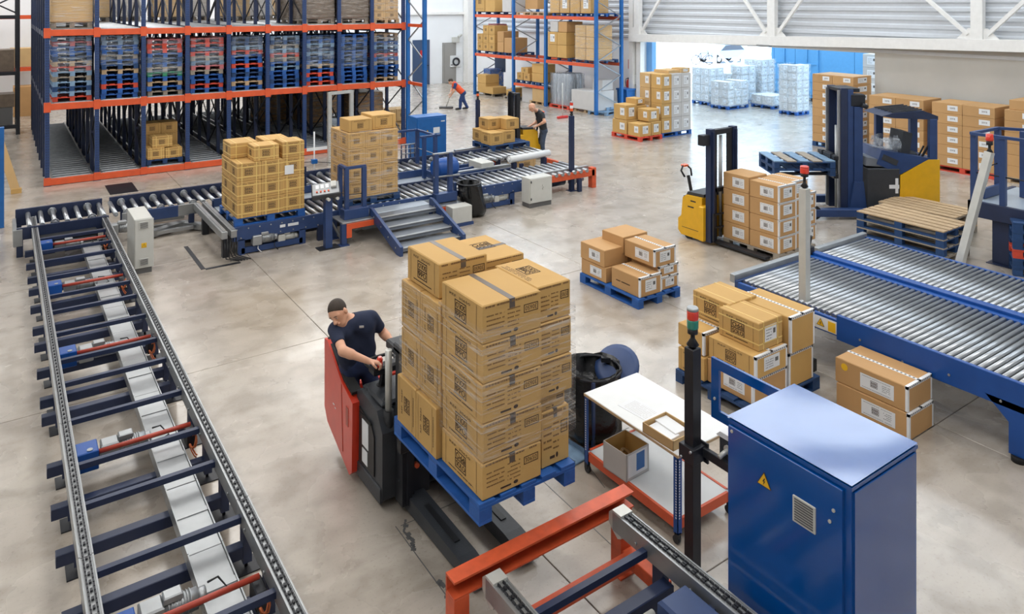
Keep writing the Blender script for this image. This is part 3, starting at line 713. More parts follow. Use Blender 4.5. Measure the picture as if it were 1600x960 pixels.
for j, (y, z0, w, h, q) in enumerate(((3.55,1.0,.42,.34,'lower left'),(4.05,1.0,.45,.34,'lower middle'),(3.9,1.34,.5,.25,'upper left'),(4.85,1.0,.8,.4,'large lower right'),(4.85,1.41,.8,.4,'large upper right'))):
    r2box(.45, y, z0, .7, w, h, f'tan carton on the short shelf of the back rack, {q}', 'carton', sx='Q' if j < 3 else '')
r2pal(6.35, 0, 'red pallet under the silver wrapped rolls in the third bay', 'pallet_red', l=1.3)
for j in range(2):
    for i in range(4):
        p = rk(.35+j*.5, 5.85+i*.3, .14)
        q = tag(obj('wrapped_roll', MB().lathe([(.14,0),(.15,.02),(.15,1.3+.02*i),(.13,1.33+.02*i)], n=12), 'film_silver_solid' if False else 'sheet_pale', loc=p), f'upright silver wrapped roll, {"front" if j == 0 else "rear"} row, {ORD[i+1]} from the left', 'roll', 'silver rolls in the third bay')
p = rk(.6, 6.3); wrap(p[0]-.45, p[1]-.62, .14, p[0]+.45, p[1]+.62, 1.5, 'silvery film round the upright rolls in the third bay', 'film_silver', seed=81)
r2pal(8.0, 0, 'pale pallet under the big white boxes at the right end of the back rack', 'wood', l=1.35)
r2box(.55, 7.95, .14, 1.1, 1.4, .78, 'big white box on the floor at the right end of the back rack', 'carton_grey'); r2box(.9, 8.2, .93, .6, .6, .42, 'smaller white box standing on the big white box', 'carton_grey')
# ------------------------------------------------------------ long chain conveyor on the left
CL, CR, CH = .527, 1.654, .5
cc = thing('chain_conveyor', 'long two-rail chain conveyor with navy cross bars and a central steel duct', 'conveyor', (0, 0, 0))
Y0, Y1 = 4.2, 16.05
def chain_rail(parent, x, y0, y1, top, side, w=.075):
    b = MB(); n = max(1, round((y1-y0)/2.0)); L = (y1-y0)/n
    for i in range(n):
        a, c_ = y0+i*L+.004, y0+(i+1)*L-.004
        b.box(x-w/2, a, top-.02, x+w/2, c_, top-.008); b.box(x-w/2-.012, a, top-.14, x-w/2, c_, top); b.box(x+w/2, a, top-.14, x+w/2+.012, c_, top)
        b.box(x-w/2, a, top-.14, x+w/2, c_, top-.128)
        for k in range(4): b.cyl((x+side*(w/2+.012), a+L*(k+.5)/4, top-.09), (x+side*(w/2+.024), a+L*(k+.5)/4, top-.09), .012, n=6)
    r = obj('rail', b, 'zinc', parent)
    b = MB(); p = .045; n = int((y1-y0-.1)/p)
    for i in range(n):
        y = y0+.05+i*p
        b.box(x-.026, y, top-.01, x-.016, y+p*.8, top+.008); b.box(x+.016, y, top-.01, x+.026, y+p*.8, top+.008)
        if i % 2: b.box(x-.008, y+.005, top-.01, x+.008, y+p*.75, top+.006)
    obj('chain', b, 'dark_metal', r, stuff=True); return r
chain_rail(cc, CL, Y0, Y1+.9, CH, 1); chain_rail(cc, CR, Y0, Y1+.9, CH, -1)
thin_y = [4.45, 5.28, 6.2, 7.08, 7.72, 8.58, 9.46, 10.09, 10.94, 11.75, 12.39, 13.25, 14.11, 14.68, 15.46]
thick_y = [4.7, 5.6, 6.22, 6.95, 7.6, 8.3, 9.34, 9.75, 10.53, 11.35, 11.93, 12.78, 13.57, 14.16, 14.9, 15.67]
for y in thin_y:
    q = obj('cross_bar', MB().bar((CL+.05, y, CH-.08), (CR-.05, y, CH-.08), .05, .05), 'navy', cc)
for y in thick_y:
    obj('cross_beam', MB().bevbox(CL-.16, y-.045, .1, CR+.0, y+.045, .2, .005), 'navy', cc)
    for x in (CL, CR):
        l = obj('leg', MB().box(x-.035, y-.05, .06, x+.035, y+.05, CH-.13), 'navy', cc)
        obj('foot_plate', MB().box(x-.09, y-.1, 0, x+.09, y+.1, .012).cyl((x, y, .01), (x, y, .07), .014), 'dark_metal', l)
n = 12; dl = (15.6-4.3)/n
for i in range(n):
    y0 = 4.3+i*dl
    obj('duct_section', MB().bevbox(1.21, y0+.004, .235, 1.455, y0+dl-.004, .295, .004).box(1.2, y0+.004, .2, 1.21, y0+dl-.004, .31).box(1.455, y0+.004, .2, 1.465, y0+dl-.004, .31).box(1.2, y0+dl*.5, .295, 1.465, y0+dl*.5+.06, .302), 'zinc', cc)
def gearmotor(parent, x, y, z, s=1., along=1, m='zinc'):
    """ribbed electric motor with gearbox, lying along x"""
    b = MB(); d = along*s
    b.cyl((x, y, z), (x+.24*d, y, z), .075*s, n=14); 
    for i in range(8): b.cyl((x+(.03+i*.022)*d, y, z), (x+(.038+i*.022)*d, y, z), .084*s, n=14)
    b.cyl((x+.24*d, y, z), (x+.3*d, y, z), .062*s, n=12); b.bevbox(min(x-.16*d, x), y-.08*s, z-.09*s, max(x-.16*d, x), y+.08*s, z+.09*s, .012)
    b.bevbox(x+.05*d-.05*s, y-.05*s, z+.07*s, x+.05*d+.08*s, y+.05*s, z+.125*s, .008)
    return obj('gear_motor', b, m, parent)
for i, y in enumerate((5.55, 7.93, 10.3, 12.85, 15.15)):
    bx_ = obj('drive_box', MB().bevbox(CL+.05, y-.1, .28, CL+.23, y+.12, .46, .008), 'conveyor_blue', cc)
    obj('bolt', MB().cyl((CL+.16, y-.06, .46), (CL+.16, y-.06, .468), .025), 'zinc', bx_)
    obj('red_shaft', MB().cyl((CL+.2, y-.02, CH-.1), (CR-.09, y-.02, CH-.1), .022, n=10), 'shaft_red', cc)
    gearmotor(cc, CL+.42, y+.16, .3, .95)
    obj('junction_box', MB().bevbox(CR-.14, y-.13, .22, CR-.06, y+.05, .36, .008), 'dark_metal', cc)
    for k in range(2):
        obj('orange_cable', MB().tube([(CR-.1+.03*math.sin(t*1.3+k), y-.2+.03*math.cos(t*1.7), .36-.03*t+.03*math.sin(2.1*t+k)) for t in [j*.5 for j in range(12)]], .007), 'cable_orange', cc)
    obj('cable', MB().tube([(CL+.72, y+.16, .38), (CL+.8, y+.2, .36), (CL+.86, y+.1, .3), (1.2, y+.05, .25)], .008), 'black_plastic', cc)
# ------------------------------------------------------------ roller conveyor along the back (line one)
rc = thing('roller_conveyor', 'blue roller conveyor with flanged rollers running between the chain conveyor and blue cabinet', 'conveyor', (0, 0, 0))
BY0, BY1, BZ = 16.12, 17.2, .5
for a, b_, m in ((.25, 1.72, 'navy'), (1.95, 2.05, 'zinc'), (2.05, 2.95, 'deep_blue'), (2.95, 3.3, 'zinc'), (3.6, 7.0, 'deep_blue'), (7.0, 10.2, 'deep_blue')):
    obj('front_plate', MB().bevbox(a, BY0-.04, .3, b_, BY0, BZ+.02, .004), m, rc)
for a, b_ in ((.25, 1.72), (1.85, 3.5), (3.5, 7.0), (7.0, 10.2), (10.2, 12.4)): obj('rear_plate', MB().bevbox(a, BY1, .28, b_, BY1+.05, BZ+.1, .004), 'navy', rc)
ro = MB().cyl((0, BY0+.03, 0), (0, BY1-.02, 0), .042, n=10).cyl((0, BY0-.02, 0), (0, BY0+.03, 0), .012, n=6).mesh('roller', ['roller_steel'])
rf = MB().cyl((0, BY0+.03, 0), (0, BY1-.02, 0), .042, n=10)
for y in (BY0+.06, BY1-.1): rf.cyl((0, y, 0), (0, y+.04, 0), .075, n=12)
rf = rf.mesh('flanged_roller', ['roller_steel'])
x = .45; i = 0
while x < 12.3:
    if not (.5 < x-1.2 < .0): obj('flanged_roller' if i % 3 == 2 else 'roller', rf if i % 3 == 2 else ro, parent=rc, loc=(x, 0, BZ))
    x += .2; i += 1
obj('end_plate', MB().bevbox(.2, BY0-.08, .2, .34, BY0+.1, .5, .006).box(.2, BY0+.1, .2, .26, BY1, .44), 'zinc', rc)
for x in (.3, 1.68, 2.1, 3.2, 4.6, 6.0, 7.4, 8.8, 10.1, 11.4, 12.3):
    for y in (BY0-.02, BY1+.02): obj('leg', MB().box(x-.05, y-.04, 0, x+.05, y+.04, .32), 'navy', rc)
obj('drive_box', MB().bevbox(.6, BY0-.45, .2, 1.5, BY0-.1, .36, .01), 'black_plastic', rc)
for k in range(3): obj('drive_tube', MB().cyl((.62, BY0-.5-k*.12, .26+.03*k), (1.45, BY0-.5-k*.12, .26+.03*k), .05, n=10), 'dark_metal', rc)
gearmotor(rc, 1.85, BY0-.25, .3, 1.1)
obj('cable_duct', MB().bar((*P(232,374), .09), (*P(285,357), .09), .16, .12).bar((*P(285,357), .085), (*P(345,363), .085), .16, .11), 'zinc', rc)
for y in (BY0-.25, BY0+.2, BY0+.65): obj('tie_bar', MB().box(2.1, y, .06, 3.2, y+.1, .12), 'zinc', rc)
# chain transfer to the front line
ct = thing('chain_transfer', 'short grey chain transfer with two rails joining the two roller lines', 'conveyor', (0, 0, 0))
for x in (3.28, 3.44): obj('transfer_rail', MB().bevbox(x-.05, 13.72, .4, x+.05, 16.05, .53, .006).box(x-.018, 13.75, .53, x+.018, 16.0, .545), 'zinc', ct)
for y in (14.0, 15.6): obj('leg', MB().box(3.3, y-.06, 0, 3.42, y+.06, .4), 'dark_metal', ct)
for k in range(5):
    obj('cable', MB().tube([(3.3+.05*k, 13.8, .38), (3.26+.03*k, 13.62-.05*k, .25), (3.3+.06*k, 13.7+.02*k, .05), (3.5+.05*k, 13.6, .012)], .01), 'black_plastic', ct)
obj('floor_track', MB().box(2.85, 13.55, 0, 2.92, 15.0, .008).box(2.92, 13.5, 0, 3.5, 13.57, .008), 'dark_metal', ct)
# ------------------------------------------------------------ front roller line
fr = thing('roller_conveyor', 'blue front roller conveyor with exposed gear motors carrying the two carton loads', 'conveyor', (0, 0, 0))
FY0, FY1, FZ = 13.97, 15.12, .46
def bolts(b, x0, x1, y, z, n, mi=1):
    for i in range(n): b.cyl((x0+(x1-x0)*i/(n-1), y, z), (x0+(x1-x0)*i/(n-1), y-.012, z), .013, n=6, mi=mi)
for a, b_ in ((3.46, 5.25), (5.25, 8.3), (8.3, 10.4)):
    mb = MB().bevbox(a, FY0-.05, .26 if b_ != 8.3 else .4, b_, FY0, FZ+.06, .004)
    bolts(mb, a+.08, b_-.08, FY0-.05, .47, 9); bolts(mb, a+.15, b_-.2, FY0-.05, .31, 7) if b_ != 8.3 else None
    p = obj('side_plate', mb, ['deep_blue', 'zinc'], fr)
    if a == 3.46:
        for u, w_ in ((4.32, .1), (4.47, .2)): obj('rating_plate', MB().box(u, FY0-.056, .38, u+w_, FY0-.05, .43), 'label_white', p)
obj('side_plate', MB().bevbox(3.46, FY1, .3, 10.4, FY1+.05, FZ+.06, .004), 'navy', fr)
ro = MB().cyl((0, FY0+.02, 0), (0, FY1-.02, 0), .045, n=10).mesh('roller', ['roller_steel'])
x = 3.62; i = 0
while x < 11.9: obj('roller', ro, parent=fr, loc=(x, 0, FZ)); x += .165 if x < 9.2 else .19; i += 1
for a, b_ in ((3.62, 4.75), (8.45, 9.6)):
    lf = MB()
    for x in (a, b_): lf.box(x-.06, FY0-.05, 0, x+.06, FY0+.02, .28)
    lf.box(a, FY0-.05, .02, b_, FY0+.02, .12); obj('leg_frame', lf, 'deep_blue', fr)
    gearmotor(fr, a+.35, FY0-.03, .23, 1.0); gearmotor(fr, a+.8, FY0+.02, .17, .8, m='aluminium')
    for k in range(2): obj('cable', MB().tube([(a+.3+k*.3, FY0-.05, .15), (a+.28+k*.3, FY0-.1, .08), (a+.34+k*.3, FY0-.14, .01)], .008), 'label_white' if k == 0 else 'black_plastic', fr)
for x in (5.1, 6.4, 7.7, 10.3, 11.6):
    for y in (FY0-.02, FY1+.02): obj('leg', MB().box(x-.05, y-.04, 0, x+.05, y+.04, .3), 'navy', fr)
obj('underframe', MB().box(3.6, FY0+.3, .1, 8.2, FY0+.36, .2).box(3.6, FY1-.2, .1, 11.5, FY1-.14, .2), 'dark_metal', fr)
of = obj('orange_frame', MB().bevbox(10.45, FY0+.05, .3, 12.15, FY0+.13, .46, .006).bevbox(12.07, FY0+.05, 0, 12.2, FY0+.2, .5, .006).bevbox(12.05, FY0+.2, .3, 12.13, FY1+.9, .42, .006), 'orange_worn', fr)
obj('chain_rail', MB().bevbox(10.3, FY0+.18, .44, 12.05, FY0+.26, .54, .005), 'zinc', fr); obj('chain_rail', MB().bevbox(9.0, FY1+.3, .44, 10.6, FY1+.4, .53, .005), 'zinc', fr)
obj('drive_motor', MB().cyl((10.9, FY0+.5, .2), (11.5, FY0+.5, .2), .13, n=14), 'navy', fr); gearmotor(fr, 11.7, FY0+.3, .2, .9)
# deck plates between the two lines
dk = thing('deck_plate', 'pale steel deck between the two roller lines with a blue kerb', 'platform', (0, 0, 0))
for a, b_ in ((3.62, 5.3), (5.3, 7.0), (7.0, 8.45)): obj('steel_sheet', MB().bevbox(a+.004, FY1+.06, .36, b_-.004, BY0-.1, .4, .003), 'sheet_pale', dk)
obj('kerb', MB().bevbox(3.62, BY0-.1, .4, 8.5, BY0-.06, .56, .004).bevbox(8.45, FY1+.06, .4, 8.5, BY0-.1, .56, .004), 'deep_blue', dk)
for x in (3.8, 6.0, 8.3): obj('leg', MB().box(x-.04, FY1+.3, 0, x+.04, FY1+.38, .36), 'navy', dk)
mechs = thing('cross_transfer', 'dark navy cross transfer with bars between the two lines right of the deck', 'conveyor', (0, 0, 0))
for y in (15.35, 15.75): obj('transfer_bar', MB().bar((8.7, y, .46), (10.4, y+.15, .46), .06, .08), 'deep_blue', mechs)
obj('drive_unit', MB().bevbox(8.9, 15.3, .0, 10.2, 15.95, .34, .02), 'dark_metal', mechs)
dr = thing('barrel', 'bright blue plastic barrel lying behind the black bin bag', 'barrel', (8.62, 15.3, .3))
obj('shell', MB().lathe([(.05,-.28),(.2,-.28),(.22,-.24),(.23,0),(.22,.24),(.2,.28),(.05,.28)], n=16), 'conveyor_blue', dr, rot=(0, PI/2, .1), loc=(0, 0, .42))
obj('support', MB().box(-.2,-.1,-.3,.2,.1,.2), 'navy', dr)
obj('label', MB().box(-.04,-.235,.44,.02,-.23,.52), 'label_white', dr)
# ------------------------------------------------------------ steps over the front line
st = thing('step_platform', 'steel step platform with four grey treads and blue stringers', 'steps', (0, 0, 0))
SX0, SX1 = 5.98, 7.3; sy0, sy1 = 12.25, 13.5
for i in range(4):
    z = .11*(i+1); y = sy0+.05+i*.32
    obj('tread', MB().bevbox(SX0+.03, y, z-.03, SX1-.03, y+.32, z, .004).box(SX0+.03, y, z-.07, SX1-.03, y+.025, z-.03), 'plate_grey', st)
    obj('tread_nosing', MB().bevbox(SX0+.03, y-.015, z-.012, SX1-.03, y+.05, z+.006, .004), 'zinc', st)
for x in (SX0-.03, SX1-.03):
    s_ = MB().prism([(sy0-.06, 0), (sy0+.1, 0), (sy1+.05, .42), (sy1+.05, .58), (sy1-.05, .58), (sy0-.06, .17)], x, x+.06, 'x')
    for k in range(4): s_.cyl((x-.01, sy0+.12+k*.32, .12+k*.11), (x, sy0+.12+k*.32, .12+k*.11), .018, n=6, mi=1)
    obj('stringer', s_, ['deep_blue', 'zinc'], st)
obj('landing', MB().bevbox(SX0, sy1+.05, .41, SX1, FY0-.06, .45, .004), 'sheet_pale', st)
obj('skirt', MB().bevbox(5.96, FY0-.09, .06, 7.9, FY0-.06, .44, .004), 'sheet_pale', st)
def guard(px, name, label, x0, x1, y0, y1, zb, zt, box=None):
    t = thing(name, label, 'guard rail', (0, 0, 0))
    for (x, y) in ((x0, y0), (x1, y0), (x0, y1)): obj('post', MB().bevbox(x-.04, y-.04, zb, x+.04, y+.04, zt, .004), 'deep_blue', t)
    obj('top_rail', MB().bar((x0-.04, y0, zt), (x1+.04, y0, zt), .06, .05).bar((x0, y0, zt), (x0, y1, zt), .06, .05), 'deep_blue', t)
    obj('wire', MB().tube([(x0, y1, zb+.45), (x0, y0, zb+.47), (x1, y0, zb+.45)], .008), 'dark_metal', t)
    return t
g1 = guard(0, 'guard_rail', 'blue guard rail on the small landing left of the steps', 5.5, 5.86, 13.6, 13.93, .42, 1.4)
obj('landing_plate', MB().bevbox(5.32, 13.36, .4, 5.95, 13.96, .43, .004), 'zinc', g1); obj('toe_box', MB().bevbox(5.42, 13.5, .43, 5.92, 13.72, .62, .006), 'deep_blue', g1)
obj('orange_bracket', MB().box(5.4, 13.33, .3, 5.95, 13.36, .4).box(5.4, 13.33, .14, 5.5, 13.36, .3), 'orange', g1)
for x, y in ((5.36, 13.4), (5.36, 13.9)):
    l = obj('leg', MB().box(x-.05, y-.05, .01, x+.05, y+.05, .4), 'deep_blue', g1); obj('foot_plate', MB().box(x-.09, y-.09, 0, x+.09, y+.09, .012), 'deep_blue', l)
obj('brace', MB().bar((5.3, 13.9, .36), (5.34, 13.42, .08), .03, .03), 'zinc', g1)
g2 = thing('guard_rail', 'blue guard rail standing right of the steps beside the bin bag', 'guard rail', (0, 0, 0))
for x in (7.56, 7.9): obj('post', MB().bevbox(x-.045, 13.95-.2, .3, x+.045, 14.04-.2, 1.4, .004), 'deep_blue', g2)
obj('top_rail', MB().bar((7.5, 13.8, 1.4), (8.0, 13.8, 1.4), .07, .03), 'zinc', g2); obj('mid_rail', MB().bar((7.5, 13.78, .92), (8.1, 13.72, .92), .025), 'zinc', g2)
obj('toe_plate', MB().bevbox(7.5, 13.66, .4, 8.0, 13.84, .58, .004), 'deep_blue', g2); obj('landing_plate', MB().bevbox(7.42, 13.5, .34, 8.05, 13.96, .38, .004), 'zinc', g2)
obj('orange_bracket', MB().box(7.55, 13.48, .26, 8.0, 13.5, .35), 'orange', g2)
for x in (7.48, 8.0): obj('leg', MB().box(x-.04, 13.86, 0, x+.04, 13.94, .34), 'deep_blue', g2)
g3 = thing('guard_rail', 'long blue guard rail along the deck in front of the blue cabinet', 'guard rail', (0, 0, 0))
pts = [(7.3, 16.75), (8.62, 16.69), (8.6, 15.76)]
for x, y in ((7.6, 16.74), (8.62, 16.69), (8.62, 15.76), (8.3, 15.72)): obj('post', MB().bevbox(x-.04, y-.04, .42 if y < 16 else .56, x+.04, y+.04, 1.4, .004), 'deep_blue', g3)
for p, q in (((6.9, 16.76, 1.4), (8.62, 16.69, 1.4)), ((8.62, 16.69, 1.4), (8.62, 15.72, 1.4)), ((8.2, 15.72, 1.4), (8.75, 15.76, 1.4))): obj('top_rail', MB().bar(p, q, .06, .05), 'deep_blue', g3)
obj('wire', MB().tube([(6.9, 16.76, .95), (8.62, 16.69, .95), (8.62, 15.76, .95)], .01), 'zinc', g3)
obj('panel', MB().bevbox(6.9, 17.3, .4, 7.9, 17.33, 1.45, .004), 'bright_blue', g3)
# grey box right of the steps and operator console
tb = thing('control_box', 'pale grey box on the floor right of the step platform', 'box', (7.84, 13.3, 0)); obj('housing', MB().bevbox(-.24, -.14, .06, .22, .14, .4, .01), 'grey_panel', tb); obj('plinth', MB().box(-.27, -.16, 0, .25, .16, .06), 'deep_blue', tb)
co = thing('control_console', 'operator console with tilted panel on a blue post left of the steps', 'console', (5.06, 13.42, 0))
obj('post', MB().bevbox(-.065, -.065, .012, .065, .065, .98, .004), 'deep_blue', co); obj('base_plate', MB().box(-.2, -.12, 0, .2, .12, .012), 'dark_metal', co)
hd = obj('desk', MB().bevbox(-.26, -.17, -.05, .26, .2, .05, .012), 'charcoal', co, (-.03, .02, 1.06), rot=(.42, -.1, -.35))
pn = MB().bevbox(-.24, -.15, .05, .24, .18, .056, .002)
for i in range(3): pn.bevbox(-.18+i*.09, .02, .056, -.12+i*.09, .14, .062, .002, 1)
for i in range(4): pn.cyl((-.16+i*.07, -.07, .056), (-.16+i*.07, -.07, .075), .018, n=8, mi=2)
obj('panel', pn, ['zinc', 'label_white', 'orange'], hd); obj('screen', MB().bevbox(.1, 0, .056, .2, .16, .1, .006), 'grey_panel', hd)
for x in (-.05, .12): obj('bracket', MB().cyl((x, -.1, .95), (x, -.2, .95), .03), 'aluminium', co)
# bin bag
bb = thing('bin_bag', 'black plastic bin bag hanging on a ring by the conveyor', 'bag', (8.3, 13.68, 0))
def bag_mesh(r0, r1, z0, z1, lean=(0, 0), seed=3, nz=14, n=22):
    r = random.Random(seed); b = MB(); ph = [r.uniform(0, 6.28) for _ in range(8)]
    for j in range(nz+1):
        t = j/nz; z = z0+(z1-z0)*t
        for i in range(n):
            a = 2*PI*i/n; rr = r1+(r0-r1)*t; rr *= 1+.10*(1-abs(2*t-1)*.6)*math.sin(a*5+ph[0]+2*t)+.06*math.sin(a*9+ph[1]-3*t)
            if t < .15: rr *= .72+1.9*t
            b.v.append((rr*math.cos(a)+lean[0]*(1-t), rr*math.sin(a)+lean[1]*(1-t), z+.02*math.sin(a*4+ph[2])*(t > .9)))
    for j in range(nz):
        for i in range(n): b.face([j*n+i, j*n+(i+1) % n, (j+1)*n+(i+1) % n, (j+1)*n+i], 0, True)
    b.face([i for i in range(n)][::-1])
    k = len(b.v); b.v += [(v[0]*.9, v[1]*.9, v[2]-.3) for v in b.v[nz*n:nz*n+n]]
    for i in range(n): b.face([nz*n+i, nz*n+(i+1) % n, k+(i+1) % n, k+i], 0, True)
    b.face([k+i for i in range(n)])
    return b
obj('bag', bag_mesh(.24, .26, .02, .72, (.16, -.02)), 'bag_black', bb)
obj('ring', MB().tube([(.26*math.cos(t*PI/12), .26*math.sin(t*PI/12), .72) for t in range(24)], .016, closed=True), 'dark_metal', bb)
obj('stand', MB().box(-.3, .1, 0, -.24, .16, .74), 'deep_blue', bb)
# blue cabinet behind the back line
def cabinet(name, label, x0, y0, w, d, h, m, sign_at, grille_at, gs):
    t = thing(name, label, 'cabinet', (x0, y0, 0))
    obj('body', MB().bevbox(0, 0, .04, w, d, h-.02, .006), m, t); obj('plinth', MB().box(.03, .03, 0, w-.03, d-.03, .04), 'dark_metal', t)
    obj('top_panel', MB().bevbox(-.006, -.006, h-.025, w+.006, d+.006, h, .006), m, t)
    return t
def warn_sign(b, o, ux, uy, nrm, s):
    """yellow triangle with black edge and flash"""
    o = Vector(o); ux = Vector(ux); uy = Vector(uy); nrm = Vector(nrm)
    tri = lambda k, e: [o+uy*(s*.577*k)+nrm*e, o-ux*(s*.5*k)-uy*(s*.289*k)+nrm*e, o+ux*(s*.5*k)-uy*(s*.289*k)+nrm*e]
    b.poly(tri(1, .002), 1); b.poly(tri(.84, .004), 0)
    f = [(.03,.22),(-.1,0),(0,.01),(-.06,-.2),(.1,.06),(.01,.05),(.09,.22)]
    b.poly([o+ux*(p*s)+uy*(q*s)+nrm*.006 for p, q in f], 1)
    return b
cb = cabinet('electrical_cabinet', 'bright blue electrical cabinet behind the roller lines with small warning triangle', 9.3, 18.05, .92, .5, 1.47, 'bright_blue', 0, 0, 0)
obj('door', MB().bevbox(.02, -.02, .08, .9, 0, 1.43, .004), 'bright_blue', cb)
obj('warning_sign', warn_sign(MB(), (.32, -.021, 1.05), X_, Z_, (0,-1,0), .13), ['sign_yellow', 'ink'], cb); obj('notice', MB().box(.5, -.026, 1.0, .7, -.021, 1.16), 'label_white', cb)
obj('badge', MB().box(.74, -.026, 1.3, .86, -.021, 1.33), 'label_white', cb)
vb = thing('pipe_rack', 'dark blue pipe stand left of the bright blue cabinet', 'stand', (9.0, 17.75, 0))
for i in range(4): obj('pipe', MB().cyl((-.3+i*.13, 0, .0), (-.3+i*.13, 0, .85), .02), 'navy', vb)
for z in (.3, .6, .84): obj('pipe', MB().cyl((-.32, 0, z), (.12, 0, z), .018), 'zinc', vb)
wc = thing('control_box', 'pale grey housing behind the second carton load', 'box', (8.05, 17.7, 0)); obj('housing', MB().bevbox(-.3, -.15, .05, .3, .2, .75, .01), 'grey_panel', wc); obj('feet', MB().box(-.28, -.13, 0, .28, .18, .05), 'dark_metal', wc)
# grey cabinet beside the chain conveyor
gc = thing('electrical_cabinet', 'slim grey electrical cabinet on dark plinth beside the chain conveyor', 'cabinet', (1.87, 13.93, 0))
obj('body', MB().bevbox(0, 0, .09, .28, .85, .93, .006), 'grey_panel', gc); obj('plinth', MB().box(.01, .01, 0, .27, .84, .09), 'grey_dark', gc)
obj('door', MB().bevbox(.01, -.02, .1, .295, 0, .92, .004), 'grey_panel', gc)
for z in (.14, .76):
    b = MB().bevbox(.07, -.032, z, .22, -.02, z+.12, .003)
    for i in range(6): b.box(.085, -.036, z+.014+i*.017, .205, -.032, z+.022+i*.017, 1)
    obj('vent_grille', b, ['grey_panel', 'grey_dark'], gc)
obj('warning_sign', warn_sign(MB().box(.105, -.024, .44, .185, -.021, .52, 0), (.145, -.024, .475), X_, Z_, (0,-1,0), .07), ['sign_yellow', 'ink'], gc)
g4 = thing('electrical_cabinet', 'low wide grey control cabinet in front of the roller line, door with lock', 'cabinet', (9.72, 13.42, 0))
obj('body', MB().bevbox(0, 0, .1, .63, .3, .66, .006), 'grey_panel', g4); obj('plinth', MB().box(.01, .01, 0, .62, .29, .1), 'grey_dark', g4)
d = obj('door', MB().bevbox(.02, -.02, .11, .61, 0, .65, .004), 'grey_panel', g4)
for x, z in ((.35, .48), (.38, .44), (.36, .4)): obj('lock', MB().cyl((x, -.02, z), (x, -.035, z), .016), 'aluminium', d)
for z in (.18, .56): obj('hinge', MB().cyl((.03, -.03, z), (.03, -.03, z+.05), .012), 'dark_metal', d)
# beacon posts
def beacon(parent, z, r=.05, lights=('beacon_red',), base=.1):
    b = MB(); b.lathe([(.02, 0), (.05, .02), (.018, .07), (.018, base), (r*.9, base+.01), (r*.9, base+.05)], n=12); obj('beacon_base', b, 'black_plastic', parent, (0, 0, z))
    z += base+.05
    for m in lights: obj('beacon_lens', MB().lathe([(r*.98, 0), (r, .01), (r, .06), (r*.98, .07)], n=14), m, parent, (0, 0, z)); z += .07
    obj('beacon_cap', MB().lathe([(r, 0), (r*1.02, .012), (r*.9, .025)], n=14), 'zinc' if len(lights) > 1 else lights[-1], parent, (0, 0, z))
def signal_post(x, y, h, label, m='deep_blue', w=.1, lights=('beacon_orange',), r=.05, base=.1, name='signal_post'):
    t = thing(name, label, 'signal post', (x, y, 0)); obj('post', MB().bevbox(-w/2, -w/2, .012, w/2, w/2, h, .006), m, t); obj('base_plate', MB().box(-w, -w, 0, w, w, .012), m, t)
    beacon(t, h, r, lights, base); return t
signal_post(*P(893, 298), 1.83, 'navy signal post with orange beacon at the right end of the roller line', 'navy', lights=('beacon_orange','label_white','beacon_red'), r=.042, base=.06)
signal_post(11.5, 18.45, 1.75, 'navy signal post with small beacon behind the four-carton pallet', 'navy', lights=('beacon_orange','dark_metal'), r=.04, base=.06)
gt = thing('gantry_frame', 'slim aluminium gantry standing behind the second carton load', 'frame', (0, 0, 0))
for p in (P(515, 258), P(549, 252)): obj('post', MB().bevbox(p[0]-.05, p[1]-.05, 0, p[0]+.05, p[1]+.05, 2.05, .004), 'aluminium', gt)
obj('top_bar', MB().bar((*P(515,258), 2.02), (*P(549,252), 2.02), .1, .08), 'aluminium', gt)
pc = thing('pull_cord', 'small blue switch box on a thin white pole between the two loads', 'switch', (*P(491, 290), 0))
obj('pole', MB().cyl((0,0,0), (0,0,1.35), .018), 'label_white', pc); obj('switch_box', MB().bevbox(-.07,-.05,.55,.07,.05,.66,.008), 'bright_blue', pc); obj('cross_wire', MB().tube([(-.5,.1,.62),(-.2,.05,.6),(0,0,.6),(.5,0,.5)], .008), 'dark_metal', pc)
sp = thing('safety_post', 'dark navy safety post right of the first carton load', 'post', (*P(475, 330), 0)); obj('post', MB().bevbox(-.04,-.04,.012,.04,.04,.98,.004), 'navy', sp); obj('base_plate', MB().box(-.08,-.08,0,.08,.08,.012), 'navy', sp)
obj('arm', MB().bar((0,0,.96), (-.28,.2,.96), .05), 'navy', sp)
# loose things by the line
tag(obj('film_roll', MB().cyl((10.6, 15.5, .62), (11.95, 15.62, .62), .085, n=14).cyl((10.56, 15.495, .62), (10.6, 15.5, .62), .04, n=10), 'white_paint'), 'long white film roll lying beside the front roller line', 'roll')
tag(obj('roll_cradle', MB().box(10.7, 15.45, 0, 10.8, 15.58, .535).box(11.7, 15.52, 0, 11.8, 15.66, .535), 'navy'), 'navy cradle under the long white film roll', 'stand')
cbx = thing('control_box', 'pale grey rectangular housing lying across the transfer between the lines', 'box', (9.9, 16.0, 0)); obj('housing', MB().bevbox(-.16, -.55, .36, .2, .05, .64, .01), 'grey_panel', cbx); obj('stand', MB().box(-.1, -.45, 0, .1, -.05, .36), 'navy', cbx)
tag(obj('stop_bar', MB().bevbox(10.5, 17.28, .25, 11.4, 17.36, .5, .005).box(10.55, 17.3, 0, 10.62, 17.36, .25).box(11.3, 17.3, 0, 11.37, 17.36, .25), 'orange'), 'orange stop bar beside the four-carton pallet', 'barrier')
carton(11.72, 16.55, 0, .55, .55, .42, 'small tan carton left on the floor behind the front roller line', None, 'carton_pale', sx='', sy='Q')
